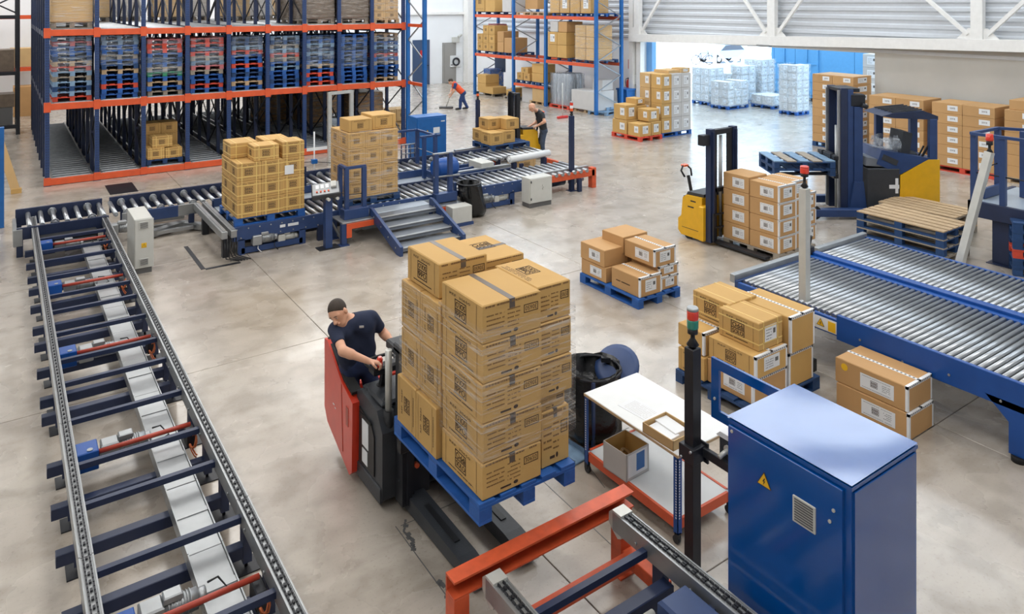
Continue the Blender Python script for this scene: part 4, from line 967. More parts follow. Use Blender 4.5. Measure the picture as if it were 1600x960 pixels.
# ------------------------------------------------------------ carton loads on the roller lines
def lay(i, n): return ['bottom','second','third','top'][i] if n == 4 else up_ord(i, n)
x0, y0, z0 = 3.55, 13.95, .655
pallet((x0+.62, y0+.6, z0-.15), 0, 'blue pallet under the first carton load on the front roller line', 'pallet_blue', group='pallets on the conveyors', l=1.3, w=1.15, odd='wood_grey')
G = 'cartons of the first conveyor load'
W3 = [.44, .4, .42]
for i in range(4):
    xx = x0
    for j in range(3):
        if i == 3 and j == 0: xx += W3[0]; continue
        wj = W3[j]; hh = .33
        if i == 3 and j == 1: xx_ = x0+.3; carton(xx_+.24, y0+.25, z0+3*.335, .46, .44, .28, 'tan strapped carton on top of the first conveyor load, front middle', G, sx='Q', sy='Q', strap=True); xx += wj; continue
        carton(xx+wj/2, y0+.24+(.03 if j == 2 else 0), z0+i*.335, wj-.006, .46, hh if i < 3 else .3, f'tan strapped carton of the first conveyor load, {lay(i,4)} layer, front {["left","middle","right"][j]}', G, sx='Q' if j == 0 else '', sy='Q', strap=True); xx += wj
    for j in range(2):
        if i == 3: carton(x0+.27+j*.62, y0+.82, z0+3*.335, .5, .58, .28, f'tan carton on top of the first conveyor load, rear {"left" if j == 0 else "right"}', G, sx='Q', strap=True)
        else: carton(x0+.31+j*.64, y0+.8, z0+i*.335, .62, .64, .33, f'tan carton of the first conveyor load, {lay(i,4)} layer, rear {"left" if j == 0 else "right"}', G, sx='Q' if j == 0 else '', strap=True)
tag(obj('carton_label', MB().box(4.43, y0+.03, z0+.69, 4.6, y0+.035, z0+.86), 'label_white'), 'white paper label stuck on the first conveyor load', 'label')
x0, y0 = 5.72, 14.08
pallet((x0+.56, y0+.5, z0-.15), 0, 'blue pallet under the wrapped second carton load', 'pallet_blue_dark', group='pallets on the conveyors', l=1.18, w=1.0)
G = 'cartons of the second conveyor load'
W3 = [.36, .36, .36]
for i in range(4):
    for j in range(3):
        carton(x0+.2+j*.362, y0+.24, z0+i*.33, .356, .46, .325, f'tan carton of the wrapped second load, {lay(i,4)} layer, front {["left","middle","right"][j]}', G, 'carton', sx='Q' if j == 0 else '', sy='Q')
    for j in range(2): carton(x0+.29+j*.545, y0+.73, z0+i*.33, .53, .5, .325, f'tan carton of the wrapped second load, {lay(i,4)} layer, rear {"left" if j == 0 else "right"}', G, 'carton', sx='Q' if j == 0 else '')
carton(x0+.3, y0+.3, z0+1.325, .5, .5, .25, 'loose tan carton on top of the wrapped second load, left', G, sx='', sy='Q'); carton(x0+.85, y0+.42, z0+1.325, .52, .6, .29, 'loose tan carton on top of the wrapped second load, right', G, sx='', sy='Q')
wrap(x0+.005, y0-.005, z0-.06, x0+1.12, y0+1.0, z0+1.35, 'clear film round the second carton load', 'film_clear', seed=5)
# third pallet at the end of the back line
pallet((11.75, 17.6, .5), 0, 'dark blue pallet with four cartons at the end of the back roller line', 'pallet_blue_dark', group='pallets on the conveyors', l=1.3, w=1.0)
obj_r = thing('support_rails', 'pair of grey rails carrying the four-carton pallet', 'conveyor', (0,0,0))
for y in (17.35, 17.9): obj('rail', MB().bevbox(10.4, y-.05, .4, 12.4, y+.05, .5, .005), 'zinc', obj_r)
for x in (10.6, 12.2):
    for y in (17.35, 17.9): obj('leg', MB().box(x-.04, y-.04, 0, x+.04, y+.04, .4), 'navy', obj_r)
G = 'cartons of the four-carton pallet'
z = .65
for n, (x, y, zz_, w, d, h, q) in enumerate(((11.33, 17.42, z, .42, .5, .34, 'front left'), (11.8, 17.5, z, .4, .46, .34, 'front right'), (11.42, 17.97, z, .48, .5, .34, 'rear left'), (11.92, 17.9, z, .46, .3, .34, 'rear right'), (11.55, 17.9, z+.35, .4, .5, .3, 'upper left'), (11.98, 17.66, z+.35, .44, .6, .3, 'upper right'))):
    carton(x, y, zz_, w, d, h, f'tan carton on the pallet by the yellow stacker, {q}', G, sx='Q' if n in (0,2,4) else '', sy='Q')

# ------------------------------------------------------------ big load on the stacker forks
HB = .77; LX, LY = 2.885, 4.6
pl = pallet((LX+.445, LY+.71, HB), PI/2, 'worn bright blue pallet raised on the forks under the big carton load', 'pallet_blue', group='pallets on the conveyors', l=1.42, w=.9, h=.16, odd='pallet_blue')
z0 = HB+.163; G = 'cartons of the raised load'
hs = [.272, .292, .292, .292, .29]; z = z0
wa, wb_ = .535, .33
for i, h in enumerate(hs):
    q = lay(i, 5) if i not in (0, 4) else ('bottom' if i == 0 else 'top')
    if i == 0: carton(LX+.03+wa/2, LY+.315, z, wa, .6, h-.003, 'tan carton at the front corner of the raised load, bottom layer', G, sx='L', sy='T', tape='yd')
    else: carton(LX+.03+wa/2+.006*(i % 2), LY+.315, z, wa, .6, h-.003, f'tan printed carton at the front corner of the raised load, {q} layer', G, sx='L', sy='T', flip=i in (1, 2, 3) or i == 4, tape='yd')
    if i == 0: carton(LX+.62+.13, LY+.35, z, .27, .56, .44, 'upright tan carton at the right of the raised load, standing on the pallet', G, sx='', sy='T', tape='yd')
    elif i >= 2: carton(LX+.03+wa+.005+wb_/2, LY+.33+.01*i, z, wb_, .6, h-.003, f'tan carton at the right of the raised load, {q} layer', G, sx='', sy='T', flip=i == 3)
    else: carton(LX+.03+wa+.02+.13, LY+.36, z+.175, .27, .56, .115, 'flat tan carton above the upright one at the right of the raised load', G, sy='T')
    z += h
zt = z
for i in range(3):
    for j in range(2):
        o_ = .0 if i else -.03
        carton(LX+.03+.2+o_, LY+.64+.175+j*.352-(.02 if i else 0), z0+i*.415, .42, .345, .41, f'upright tan carton on the left side of the raised load, {["bottom","middle","upper"][i]} layer, {"front" if j == 0 else "rear"}', G, sx='V', sy='')
        carton(LX+.45+.21, LY+.64+.175+j*.352, z0+i*.415, .4, .345, .41, f'tan carton at the back of the raised load, {["bottom","middle","upper"][i]} layer, {"front" if j == 0 else "rear"}', G)
carton(LX+.03+.26, LY+1.0, z0+1.247, .46, .56, .285, 'highest tan carton, on the rear left of the raised load', G, sx='L', sy='T', flip=True, tape='yd')
carton(LX+.27+.46, LY+1.08, z0+1.247, .42, .62, .2, 'tan carton lying flat behind the highest one on the raised load', G, sy='T', tape='xd')
for o in [x for x in bpy.data.objects if x.get('label', '').startswith('tan carton lying flat behind')]:
    b = MB(); logo(b, Vector((0, .05, 0)), X_, Y_, .2); obj('top_mark', b, ['ink'], o, (0, 0, .2015))
def top_mark(sub):
    for o in [x for x in bpy.data.objects if x.get('label', '').startswith(sub)]:
        b = MB(); logo(b, Vector((0, 0, 0)), Y_, -X_, .17); h = max(v.co.z for v in o.data.vertices)
        for k in range(3): dashes(b, Vector((-.13, -.2+.0, .0))+Y_*0+X_*(k*.02), Y_, -X_, .4, .008, 0, sub+str(k))
        obj('top_mark', b, ['ink'], o, (0, 0.05, h+.0015))
top_mark('tan carton at the right of the raised load, top layer')
wrap(LX+.018, LY+.005, z0+.26, LX+.03+wa+wb_+.006, LY+.64, z0+1.28, 'clear wrinkled film round the front of the raised load', 'film_clear', seed=11, nz=16, bulge=.006)
wrap(LX+.012, LY+.63, z0+.42, LX+.885, LY+1.35, z0+1.25, 'clear wrinkled film round the rear of the raised load', 'film_clear', seed=12, nz=14, bulge=.004)
# ------------------------------------------------------------ red and black stacker truck
tk = thing('stacker_truck', 'red and black stand-on stacker truck lifting the big carton load', 'stacker', (0, 0, 0))
hx0, hx1 = 2.84, 3.84
b = MB().prism([(6.18,.1),(6.26,.04),(6.74,.04),(6.76,.86),(6.66,.9),(6.3,.86),(6.18,.7)], hx0, hx1, 'x')
b.bevbox(hx0-.015, 6.2, .06, hx0+.02, 6.74, .2, .01).bevbox(hx1-.02, 6.2, .06, hx1+.015, 6.74, .2, .01)
hs_ = obj('chassis', b, 'charcoal', tk)
obj('side_cover', MB().prism([(6.34,.24),(6.68,.24),(6.68,.74),(6.4,.68),(6.34,.6)], hx0-.012, hx0, 'x'), 'black_plastic', tk)
obj('data_plate', MB().box(hx0-.016, 6.46, .42, hx0-.012, 6.6, .66).box(hx0-.016, 6.48, .26, hx0-.012, 6.6, .39), 'label_white', tk)
obj('vent_slot', MB().box(hx0-.018, 6.4, .68, hx0-.01, 6.66, .705), 'rubber', tk)
tp = obj('deck_cover', MB().bevbox(hx0+.05, 6.3, .86, hx1-.05, 6.74, .91, .02), 'charcoal', tk)
obj('cup_holder', MB().cyl((hx0+.2, 6.62, .905), (hx0+.2, 6.62, .914), .055, n=16), 'rubber', tp)
obj('filler_cap', MB().cyl((hx0+.12, 6.34, .905), (hx0+.12, 6.34, .925), .03, n=12), 'rubber', tp)
# red shell round the operator's place
side = [(6.72,.1),(6.78,.05),(7.36,.3),(7.44,.42),(7.44,1.12),(7.36,1.13),(6.98,.86),(6.7,.77)]
rs = obj('red_shell', MB().prism(side, hx0-.07, hx0+.03, 'x'), 'red_shell', tk); obj('red_shell', MB().prism(side, hx1-.03, hx1+.07, 'x'), 'red_shell', tk)
obj('rear_bumper', MB().bevbox(hx0+.03, 7.36, .3, hx1-.03, 7.44, .6, .02), 'red_shell', tk)
for x in (hx0, hx1): obj('edge_pad', MB().bar((x, 7.4, 1.13), (x, 6.97, .885), .1, .03).bar((x, 6.97, .885), (x, 6.76, .83), .1, .03), 'rubber', tk)
obj('panel_seam', MB().bar((hx0-.072, 6.98, .84), (hx0-.072, 6.94, .2), .004, .008), 'shaft_red', rs); obj('step_mark', MB().box(hx0-.074, 6.8, .5, hx0-.07, 6.86, .68), 'shaft_red', rs)
obj('scuff', MB().box(hx0-.073, 7.16, .55, hx0-.07, 7.2, .56).box(hx0-.073, 7.12, .53, hx0-.07, 7.15, .538), 'label_white', rs)
obj('platform', MB().bevbox(hx0+.04, 6.76, .1, hx1-.04, 7.36, .17, .01), 'rubber', tk)
for x in (3.02, 3.66): obj('mast_profile', MB().bevbox(x-.06, 6.02, .08, x+.06, 6.16, 1.46, .006).box(x-.02, 5.99, .1, x+.02, 6.03, 1.44), 'dark_metal', tk)
obj('mast_crossbar', MB().bevbox(2.96, 6.0, 1.42, 3.74, 6.2, 1.5, .012).bevbox(2.96, 6.16, 1.38, 3.2, 6.36, 1.47, .015), 'charcoal', tk)
obj('lift_cylinder', MB().cyl((2.93, 6.24, .86), (2.93, 6.24, 1.42), .032, n=12), 'aluminium', tk); obj('cylinder_foot', MB().cyl((2.93, 6.24, .55), (2.93, 6.24, .87), .045, n=12), 'black_plastic', tk)
obj('mast_guard', MB().bevbox(3.08, 6.04, .95, 3.6, 6.06, 1.4, .005), 'black_plastic', tk)
cg = obj('fork_carriage', MB().bevbox(2.9, 5.93, .62, 3.78, 6.0, .76, .008).tube([(2.92, 5.96, .7), (2.92, 5.96, 1.08), (2.98, 5.96, 1.18), (3.7, 5.96, 1.18), (3.77, 5.96, 1.08), (3.77, 5.96, .7)], .024, n=8), 'black_plastic', tk)
obj('fork_carriage', MB().bevbox(3.0, 6.02, .62, 3.7, 6.12, .76, .01), 'dark_metal', tk)
for x in (3.12, 3.53): obj('fork', MB().bevbox(x-.075, 4.7, HB+.03, x+.075, 5.97, HB+.075, .006).bevbox(x-.075, 5.93, .64, x+.075, 5.99, HB+.075, .004), 'dark_metal', tk)
for x in (3.1, 3.56):
    l = obj('support_leg', MB().prism([(6.3,.03),(6.3,.17),(5.15,.15),(5.0,.13),(4.9,.04)], x-.085, x+.085, 'x'), 'charcoal', tk)
    obj('leg_groove', MB().box(x-.02, 5.3, .15, x+.03, 6.0, .162), 'black_plastic', l)
    obj('load_wheel', MB().cyl((x-.05, 5.05, .045), (x+.05, 5.05, .045), .045, n=14), 'rubber', l)
obj('drive_wheel', MB().cyl((3.15, 6.95, .1), (3.3, 6.95, .1), .1, n=16), 'rubber', tk)
obj('hydraulics', MB().bevbox(3.05, 6.05, .12, 3.25, 6.18, .4, .01).cyl((3.3, 6.1, .2), (3.3, 6.1, .5), .04).cyl((2.95, 6.08, .3), (3.1, 6.08, .33), .012), 'dark_metal', tk); obj('valve_knob', MB().cyl((3.1, 6.04, .42), (3.1, 6.0, .42), .022), 'orange', tk)
th_ = obj('tiller_head', MB().bevbox(2.9, 6.5, 1.06, 3.2, 6.62, 1.14, .02).bar((3.05, 6.62, .9), (3.05, 6.57, 1.08), .07, .05).tube([(2.92, 6.6, 1.1), (2.9, 6.7, 1.12), (2.98, 6.74, 1.13), (3.12, 6.74, 1.13), (3.2, 6.7, 1.12), (3.18, 6.6, 1.1)], .016), 'black_plastic', tk)
obj('red_grip', MB().cyl((2.97, 6.52, 1.14), (2.97, 6.52, 1.2), .026, n=12).lathe([(.026,0),(.03,.02),(.018,.045)], (2.97,6.52,1.19), n=12), 'beacon_red', th_)

# ------------------------------------------------------------ packing table and what lies on it
tb = thing('work_table', 'white-topped work table on blue slotted legs with orange-edged lower shelf and casters', 'table', (0, 0, 0))
tx0, tx1, ty0, ty1, tz = 4.72, 5.43, 4.38, 5.6, .77
obj('table_top', MB().bevbox(tx0, ty0, tz-.03, tx1, ty1, tz, .004), 'white_paint', tb); obj('table_edge', MB().box(tx0-.004, ty0-.004, tz-.028, tx1+.004, ty1+.004, tz-.006), 'wood', tb)
sh = obj('lower_shelf', MB().bevbox(tx0+.02, ty0+.02, .17, tx1-.02, ty1-.02, .2, .004), 'white_paint', tb)
for q in ((tx0+.01, ty0+.05, tx0+.035, ty1-.05), (tx1-.035, ty0+.05, tx1-.01, ty1-.05), (tx0+.05, ty0+.01, tx1-.05, ty0+.035), (tx0+.05, ty1-.035, tx1-.05, ty1-.01)): obj('shelf_edge', MB().box(q[0], q[1], .12, q[2], q[3], .205), 'orange', tb)
for (x, sx_) in ((tx0, 1), (tx1, -1)):
    for (y, sy_) in ((ty0, 1), (ty1, -1)):
        lb = MB().box(min(x, x+.05*sx_), min(y, y+.006*sy_), .09, max(x, x+.05*sx_), max(y, y+.006*sy_), tz-.03).box(min(x, x+.006*sx_), min(y, y+.05*sy_), .09, max(x, x+.006*sx_), max(y, y+.05*sy_), tz-.03)
        for i in range(22):
            z = .22+i*.023
            lb.box(x+.02*sx_-.006, y-.0015*sy_, z, x+.02*sx_+.006, y+.003*sy_, z+.012, 1); lb.box(x-.0015*sx_, y+.02*sy_-.006, z, x+.003*sx_, y+.02*sy_+.006, z+.012, 1)
        l = obj('leg', lb, ['conveyor_blue', 'label_white'], tb)
        obj('caster', MB().cyl((x+.02*sx_-.015, y+.03*sy_, .035), (x+.02*sx_+.015, y+.03*sy_, .035), .035, n=12).box(x+.02*sx_-.02, y+.02*sy_-.02, .04, x+.02*sx_+.02, y+.02*sy_+.02, .1), 'dark_metal', l)
o = tag(obj('paper_sheet', MB().box(-.11, -.18, 0, .11, .18, .003), 'label_white', loc=(*P(1000, 640, tz), tz), rz=.08), 'white paper sheet lying on the work table', 'paper')
b = MB()
for i in range(12): dashes(b, Vector((-.08, 0, 0))+Y_*0, X_, Y_, .16, .004, 0, 'ps%d' % i); b.v[-0:]
b = MB()
for i in range(14): dashes(b, Vector((-.09, -.14+i*.02, .0035)), X_, Y_, .17, .006, 0, 'ps%d' % i)
obj('print_lines', b, ['carton_grey'], o)
ct_ = thing('cardboard_tray', 'low open cardboard tray with papers on the work table', 'box', (*P(1046, 674, tz+.04), tz), .02)
w, d, h, t = .3, .36, .085, .008
obj('tray_body', MB().box(-w/2,-d/2,0,w/2,d/2,t).box(-w/2,-d/2,0,-w/2+t,d/2,h).box(w/2-t,-d/2,0,w/2,d/2,h).box(-w/2,-d/2,0,w/2,-d/2+t,h).box(-w/2,d/2-t,0,w/2,d/2,h), 'carton_pale', ct_)
for i, (x, y) in enumerate(((-.06, .02), (.06, .04))):
    tag(obj('paper_stack', MB().bevbox(-.07,-.13,0,.07,.13,.045+.01*i,.003), 'label_white', loc=(P(1046,674,tz+.04)[0]+x, P(1046,674,tz+.04)[1]+y, tz+.009), rz=.05-.1*i), f'white paper stack in the cardboard tray, {"left" if i == 0 else "right"}', 'paper')
ob = thing('open_carton', 'open grey carton with a blue printed square on the lower shelf', 'box', (*P(978, 716, .3), .2), .06)
w, d, h, t = .3, .3, .25, .006
obj('walls', MB().box(-w/2,-d/2,0,w/2,d/2,t).box(-w/2,-d/2,0,-w/2+t,d/2,h).box(w/2-t,-d/2,0,w/2,d/2,h).box(-w/2,-d/2,0,w/2,-d/2+t,h).box(-w/2,d/2-t,0,w/2,d/2,h), 'carton_grey', ob)
obj('lining', MB().box(-w/2+t,-d/2+t,t,-w/2+t+.002,d/2-t,h-.002).box(w/2-t-.002,-d/2+t,t,w/2-t,d/2-t,h-.002).box(-w/2+t,d/2-t-.002,t,w/2-t,d/2-t,h-.002).box(-w/2+t,-d/2+t,t,w/2-t,d/2-t,t+.002), 'carton', ob)
obj('printed_panel', MB().box(-.02,-d/2-.002,.06,.09,-d/2,.22).box(-.13,-d/2-.0015,.03,.13,-d/2,.235,1), ['bright_blue','label_white'], ob)
tag(obj('tape_roll', MB().tube([(.05*math.cos(i*PI/8), .05*math.sin(i*PI/8), .0) for i in range(16)], .018, closed=True), 'tape', loc=(*P(978, 716, .3), .33), rot=(.6, .3, 0)), 'tan tape roll inside the open carton', 'tape')
tag(obj('crumpled_film', MB().lathe([(.02,0),(.08,.02),(.09,.06),(.05,.1),(.01,.12)], n=7), 'label_white', loc=(P(978,716,.3)[0]-.03, P(978,716,.3)[1]-.05, .207)), 'crumpled white film inside the open carton', 'film')
tag(obj('blue_tray', MB().bevbox(-.11,-.16,0,.11,.16,.02,.006).box(-.11,-.16,.02,-.1,.16,.06).box(.1,-.16,.02,.11,.16,.06), 'pallet_blue_pale', loc=(4.78, 5.88, 0), rz=.1), 'pale blue tray on the floor by the table leg', 'tray')
# waste bag with round blue lid behind the table
wbg = thing('waste_bag_stand', 'black waste bag on a stand with raised round blue lid behind the work table', 'bin', (5.18, 6.0, 0))
obj('bag', bag_mesh(.29, .34, .04, .76, (-.03, .03), seed=8), 'bag_black', wbg); obj('ring', MB().tube([(.29*math.cos(t*PI/12), .29*math.sin(t*PI/12), .72) for t in range(24)], .016, closed=True), 'dark_metal', wbg)
ld = obj('lid', MB().lathe([(.23, 0), (.245, .012), (.24, .03), (.18, .045), (.02, .05)], n=28), 'deep_blue', wbg, (.34, .0, .64))
ld.rotation_mode = 'QUATERNION'; ld.rotation_quaternion = Vector((-.7, -.42, 1.0)).to_track_quat('Z', 'Y')
for a in (2.0, 4.0, 0.2): obj('stand_leg', MB().bar((.3*math.cos(a), .3*math.sin(a), 0), (.3*math.cos(a), .3*math.sin(a), .72), .03), 'deep_blue', wbg)
obj('hinge', MB().bar((.2, .1, .72), (.32, .03, .71), .05), 'dark_metal', wbg)

# ------------------------------------------------------------ blue cabinet in the foreground
fc = thing('electrical_cabinet', 'large glossy blue electrical cabinet in the foreground with yellow warning triangle', 'cabinet', (4.21, 2.52, 0))
w, d, h = .755, .91, 1.7
bm = MB().bevbox(0, 0, .05, w, d, h-.03, .006)
obj('body', bm, 'cabinet_blue', fc); obj('plinth', MB().box(.02, .02, 0, w-.02, d-.02, .05), 'dark_metal', fc)
gr = MB(); n = 14                                           # slightly dished top sheet
for i in range(n+1):
    for j in range(n+1):
        u, v = i/n, j/n; k = math.sin(PI*u)*math.sin(PI*v)
        gr.v.append((-.008+u*(w+.016), -.008+v*(d+.016), h-.010*k*(1+.6*math.sin(5*v+1))))
for i in range(n):
    for j in range(n): a = i*(n+1)+j; gr.face([a, a+n+1, a+n+2, a+1], 0, True)
gr.box(-.008, -.008, h-.035, w+.008, d+.008, h-.012)
obj('top_panel', gr, 'cabinet_blue', fc)
dr_ = obj('door', MB().bevbox(-.022, .045, .08, -.001, d-.012, h-.05, .004), 'cabinet_blue', fc)
gl = MB().bevbox(-.032, .22, 1.28, -.022, .38, 1.45, .004)
for i in range(9): gl.box(-.036, .235, 1.297+i*.0165, -.032, .365, 1.305+i*.0165, 1)
obj('vent_grille', gl, ['grey_panel', 'grey_dark'], dr_)
obj('warning_sign', warn_sign(MB(), (-.0225, .6, 1.41), -Y_, Z_, (-1,0,0), .115), ['sign_yellow', 'ink'], dr_)
for y, z in ((.1, 1.5), (.125, 1.42), (.865, 1.62)): obj('rivet', MB().cyl((-.022, y, z), (-.03, y, z), .011, n=8), 'aluminium', dr_)
obj('rivet', MB().cyl((.05, 0, 1.47), (.05, -.008, 1.47), .011, n=8), 'aluminium', fc)
obj('side_panel', MB().bevbox(.02, -.012, .08, w-.02, 0, h-.05, .004), 'cabinet_blue', fc)
obj('mounting_frame', MB().prism([(d-.02,1.13),(1.66,1.13),(1.66,1.63),(d-.02,1.63),(d-.02,1.55),(1.58,1.55),(1.58,1.21),(d-.02,1.21)], w-.06, w-.035, 'x'), 'cabinet_blue', fc)
obj('rivet', MB().cyl((w-.06, 1.62, 1.3), (w-.07, 1.62, 1.3), .012, n=8), 'aluminium', fc)
# signal post with red and green beacon, and its bracketed box
sp_ = signal_post(4.5, 4.02, 1.88, 'tall dark signal post with red and green beacon in the foreground', 'dark_metal', w=.09, lights=('beacon_green','beacon_red'), r=.046, base=.1)
obj('clamp', MB().bevbox(-.075, -.075, 1.0, .075, .075, 1.12, .004).bevbox(.03, -.34, 1.04, .07, .0, 1.11, .004).bevbox(.06, -.1, .98, .075, .1, 1.14, .003), 'dark_metal', sp_)
obj('clamp_bolts', MB().cyl((-.09, -.05, 1.1), (.1, -.05, 1.1), .01).cyl((-.09, .05, 1.02), (.1, .05, 1.02), .01), 'zinc', sp_)
hb_ = obj('control_housing', MB().bevbox(.08, -.62, 1.08, .3, -.2, 1.26, .012), 'charcoal', sp_); obj('sloped_cover', MB().prism([(-.64,1.26),(-.18,1.26),(-.22,1.3),(-.6,1.3)], .06, .32, 'x'), 'label_white', hb_); obj('stud', MB().cyl((.08, -.28, 1.18), (-.0, -.26, 1.14), .018).cyl((.07, -.28, 1.18), (.09, -.28, 1.18), .035), 'aluminium', hb_)

# ------------------------------------------------------------ foreground chain conveyor with orange stop frame
f2 = thing('chain_conveyor', 'foreground two-rail chain conveyor ending at an orange stop frame', 'conveyor', (0, 0, 0))
for x in (2.84, 4.02):
    chain_rail(f2, x, 2.2, 4.36, .6, 1 if x < 3 else -1, w=.1)
    obj('rail_end_cap', MB().prism([(4.3,.42),(4.36,.46),(4.4,.5),(4.4,.58),(4.36,.615),(4.26,.615),(4.26,.44)], x-.06, x+.06, 'x'), 'aluminium', f2)
    for y in (3.9, 2.6):
        l = obj('leg', MB().box(x-.035, y-.05, .012, x+.035, y+.05, .46), 'navy', f2); obj('foot_plate', MB().box(x-.08, y-.1, 0, x+.08, y+.1, .012), 'dark_metal', l)
for y in (4.0, 3.36, 2.8): obj('cross_bar', MB().bar((2.9, y, .5), (3.97, y, .5), .05, .05), 'navy', f2)
for y in (3.8, 3.1, 2.5): obj('cross_beam', MB().bevbox(2.8, y-.05, .28, 4.0, y+.05, .4, .006), 'navy', f2)
db = obj('drive_box', MB().bevbox(3.66, 3.16, .34, 3.93, 3.58, .56, .02), 'deep_blue', f2); obj('hub', MB().cyl((3.62, 3.3, .44), (3.66, 3.3, .44), .03), 'dark_metal', db)
obj('red_shaft', MB().cyl((2.9, 3.48, .48), (3.7, 3.48, .48), .02), 'shaft_red', f2); obj('guide_roller', MB().cyl((3.1, 3.62, .44), (3.66, 3.62, .44), .028), 'aluminium', f2)
obj('floor_box', MB().bevbox(3.0, 3.55, .2, 3.3, 3.75, .42, .01), 'charcoal', f2)
og = thing('orange_stop_frame', 'orange worn steel stop frame at the end of the foreground conveyor', 'frame', (0, 0, 0))
ox0, ox1, oy = 2.56, 4.24, 4.47
obj('top_beam', MB().box(ox0, oy-.06, .61, ox1, oy+.06, .625).box(ox0, oy+.045, .5, ox1, oy+.06, .61).box(ox0, oy-.06, .5, ox1, oy+.06, .512), 'orange_worn', og)
for x in (ox0+.06, ox1-.08): obj('post', MB().bevbox(x-.06, oy-.06, .012, x+.06, oy+.06, .5, .006), 'orange_worn', og); 
obj('lower_beam', MB().bevbox(ox0, oy-.2, .14, ox1-.1, oy-.12, .24, .005).bevbox(ox1-.13, oy-.5, .1, ox1-.03, oy-.06, .2, .005), 'orange_worn', og)
for x in (ox0+.06, ox1-.08): obj('foot_plate', MB().box(x-.1, oy-.1, 0, x+.1, oy+.1, .012), 'orange_worn', og)

# ------------------------------------------------------------ wide roller conveyor on the right
rr_ = thing('roller_conveyor', 'wide bright blue double-lane roller conveyor with steel rollers on the right', 'conveyor', (0, 0, 0))
RZ = .77; ra, rb, rc_, rd = 8.42, 10.05, 10.28, 11.62; ry1, ry0 = 6.62, .6
def lane(x0, x1, y_top, pitch, name='roller'):
    m = MB().cyl((x0, 0, 0), (x1, 0, 0), .03, n=8).mesh('roller', ['roller_steel']); y = y_top
    while y > ry0: obj('roller', m, parent=rr_, loc=(0, y, RZ-.03)); y -= pitch
lane(ra+.03, rb, ry1, .078); lane(rc_, rd, ry1+.05, .078)
fp = MB().bevbox(ra-.05, ry0, RZ-.27, ra, 5.2, RZ+.03, .006).bevbox(ra-.05, 5.2, RZ-.23, ra, ry1+.05, RZ-.03, .005)
for i in range(9): fp.cyl((ra-.05, .9+i*.5, RZ-.16-.06*(i % 2)), (ra-.06, .9+i*.5, RZ-.16-.06*(i % 2)), .014, n=6, mi=1)
fp_ = obj('side_frame', fp, ['conveyor_blue', 'zinc'], rr_)
obj('warning_label', warn_sign(MB().box(ra-.055, 5.2, RZ-.21, ra-.05, 5.5, RZ-.06, 2).box(ra-.058, 5.21, RZ-.2, ra-.05, 5.31, RZ-.08, 0), (ra-.056, 5.41, RZ-.14), -Y_, Z_, (-1,0,0), .11), ['sign_yellow', 'ink', 'label_white'], fp_)
obj('side_frame', MB().bevbox(rb, ry0, RZ-.2, rb+.1, ry1+.1, RZ+.0, .005).bevbox(rb+.1, ry0, RZ-.2, rc_, ry1+.1, RZ+.035, .005), 'conveyor_blue', rr_)
obj('side_frame', MB().bevbox(rd, ry0, RZ-.2, rd+.05, ry1+.1, RZ+.0, .005).bevbox(rd, ry0, RZ, rd+.06, 4.4, RZ+.06, .005), 'conveyor_blue', rr_)
for a, b_ in ((ra-.05, rb-.02), (rc_+.05, rd+.06)): obj('end_bar', MB().bevbox(a, ry1+.1, RZ-.06, b_, ry1+.18, RZ+.06, .01).box(a, ry1+.05, RZ-.14, b_, ry1+.1, RZ-.02, 1), ['zinc', 'deep_blue'], rr_)
for y in (3.25, 6.3, .9):
    for x in (ra, rb+.1, rd):
        l = obj('leg', MB().prism([(y-.08, .06),(y+.08, .06),(y+.08, RZ-.4),(y+.3, RZ-.2),(y-.3, RZ-.2),(y-.08, RZ-.4)], x-.05, x+.02, 'x'), 'conveyor_blue', rr_); obj('foot', MB().cyl((x-.015, y, 0), (x-.015, y, .06), .07, n=14), 'rubber', l)
obj('cable_loop', MB().tube([(8.6+.12*math.cos(t*.5), 4.2+.1*math.sin(t*.5), .42+.02*t) for t in range(14)], .012), 'black_plastic', rr_); obj('air_pipe', MB().cyl((8.6, 2.4, .45), (8.6, 5.2, .48), .014), 'label_white', rr_)
obj('sensor', MB().bevbox(10.1, ry1+.08, RZ, 10.2, ry1+.2, RZ+.12, .01).cyl((10.15, ry1+.14, RZ+.1), (10.15, ry1+.1, RZ+.28), .02), 'black_plastic', rr_)
signal_post(*P(1257, 560), 2.2, 'tall aluminium signal post with orange-red beacon behind the carton pile', 'aluminium', w=.1, lights=('beacon_red',), r=.055, base=.14)
lp = thing('signal_post', 'leaning aluminium signal post with small red beacon at the right edge', 'signal post', (11.78, 5.5, 0))
dv = Vector((.22, -.15, 1.0)).normalized()
obj('post', MB().bar((0, 0, 0), dv*2.42, .12, .1), 'aluminium', lp)
q = dv*2.42; obj('beacon_base', MB().lathe([(.05,0),(.02,.05),(.02,.1),(.045,.11),(.045,.17)], n=12), 'black_plastic', lp, q); obj('beacon_lens', MB().lathe([(.05,0),(.055,.02),(.05,.1),(.03,.11)], n=14), 'beacon_red', lp, q+Vector((0,0,.17)))
# two long cartons on the floor in front of it
carton(8.09, 4.46, 0, .5, .82, .28, 'long brown carton with white label on the floor, lower of the two beside the conveyor', None, 'carton_brown', sx='W', edge=True)
o = carton(8.1, 4.48, .282, .5, .82, .275, 'long brown carton with white label and yellow sticker, upper of the two beside the conveyor', None, 'carton_brown', sx='W', edge=True)
obj('sticker', MB().lathe([(.04,0),(.04,.001)], n=12), 'sign_yellow', o, (-.252, .3, .2), rot=(0, -PI/2, 0))
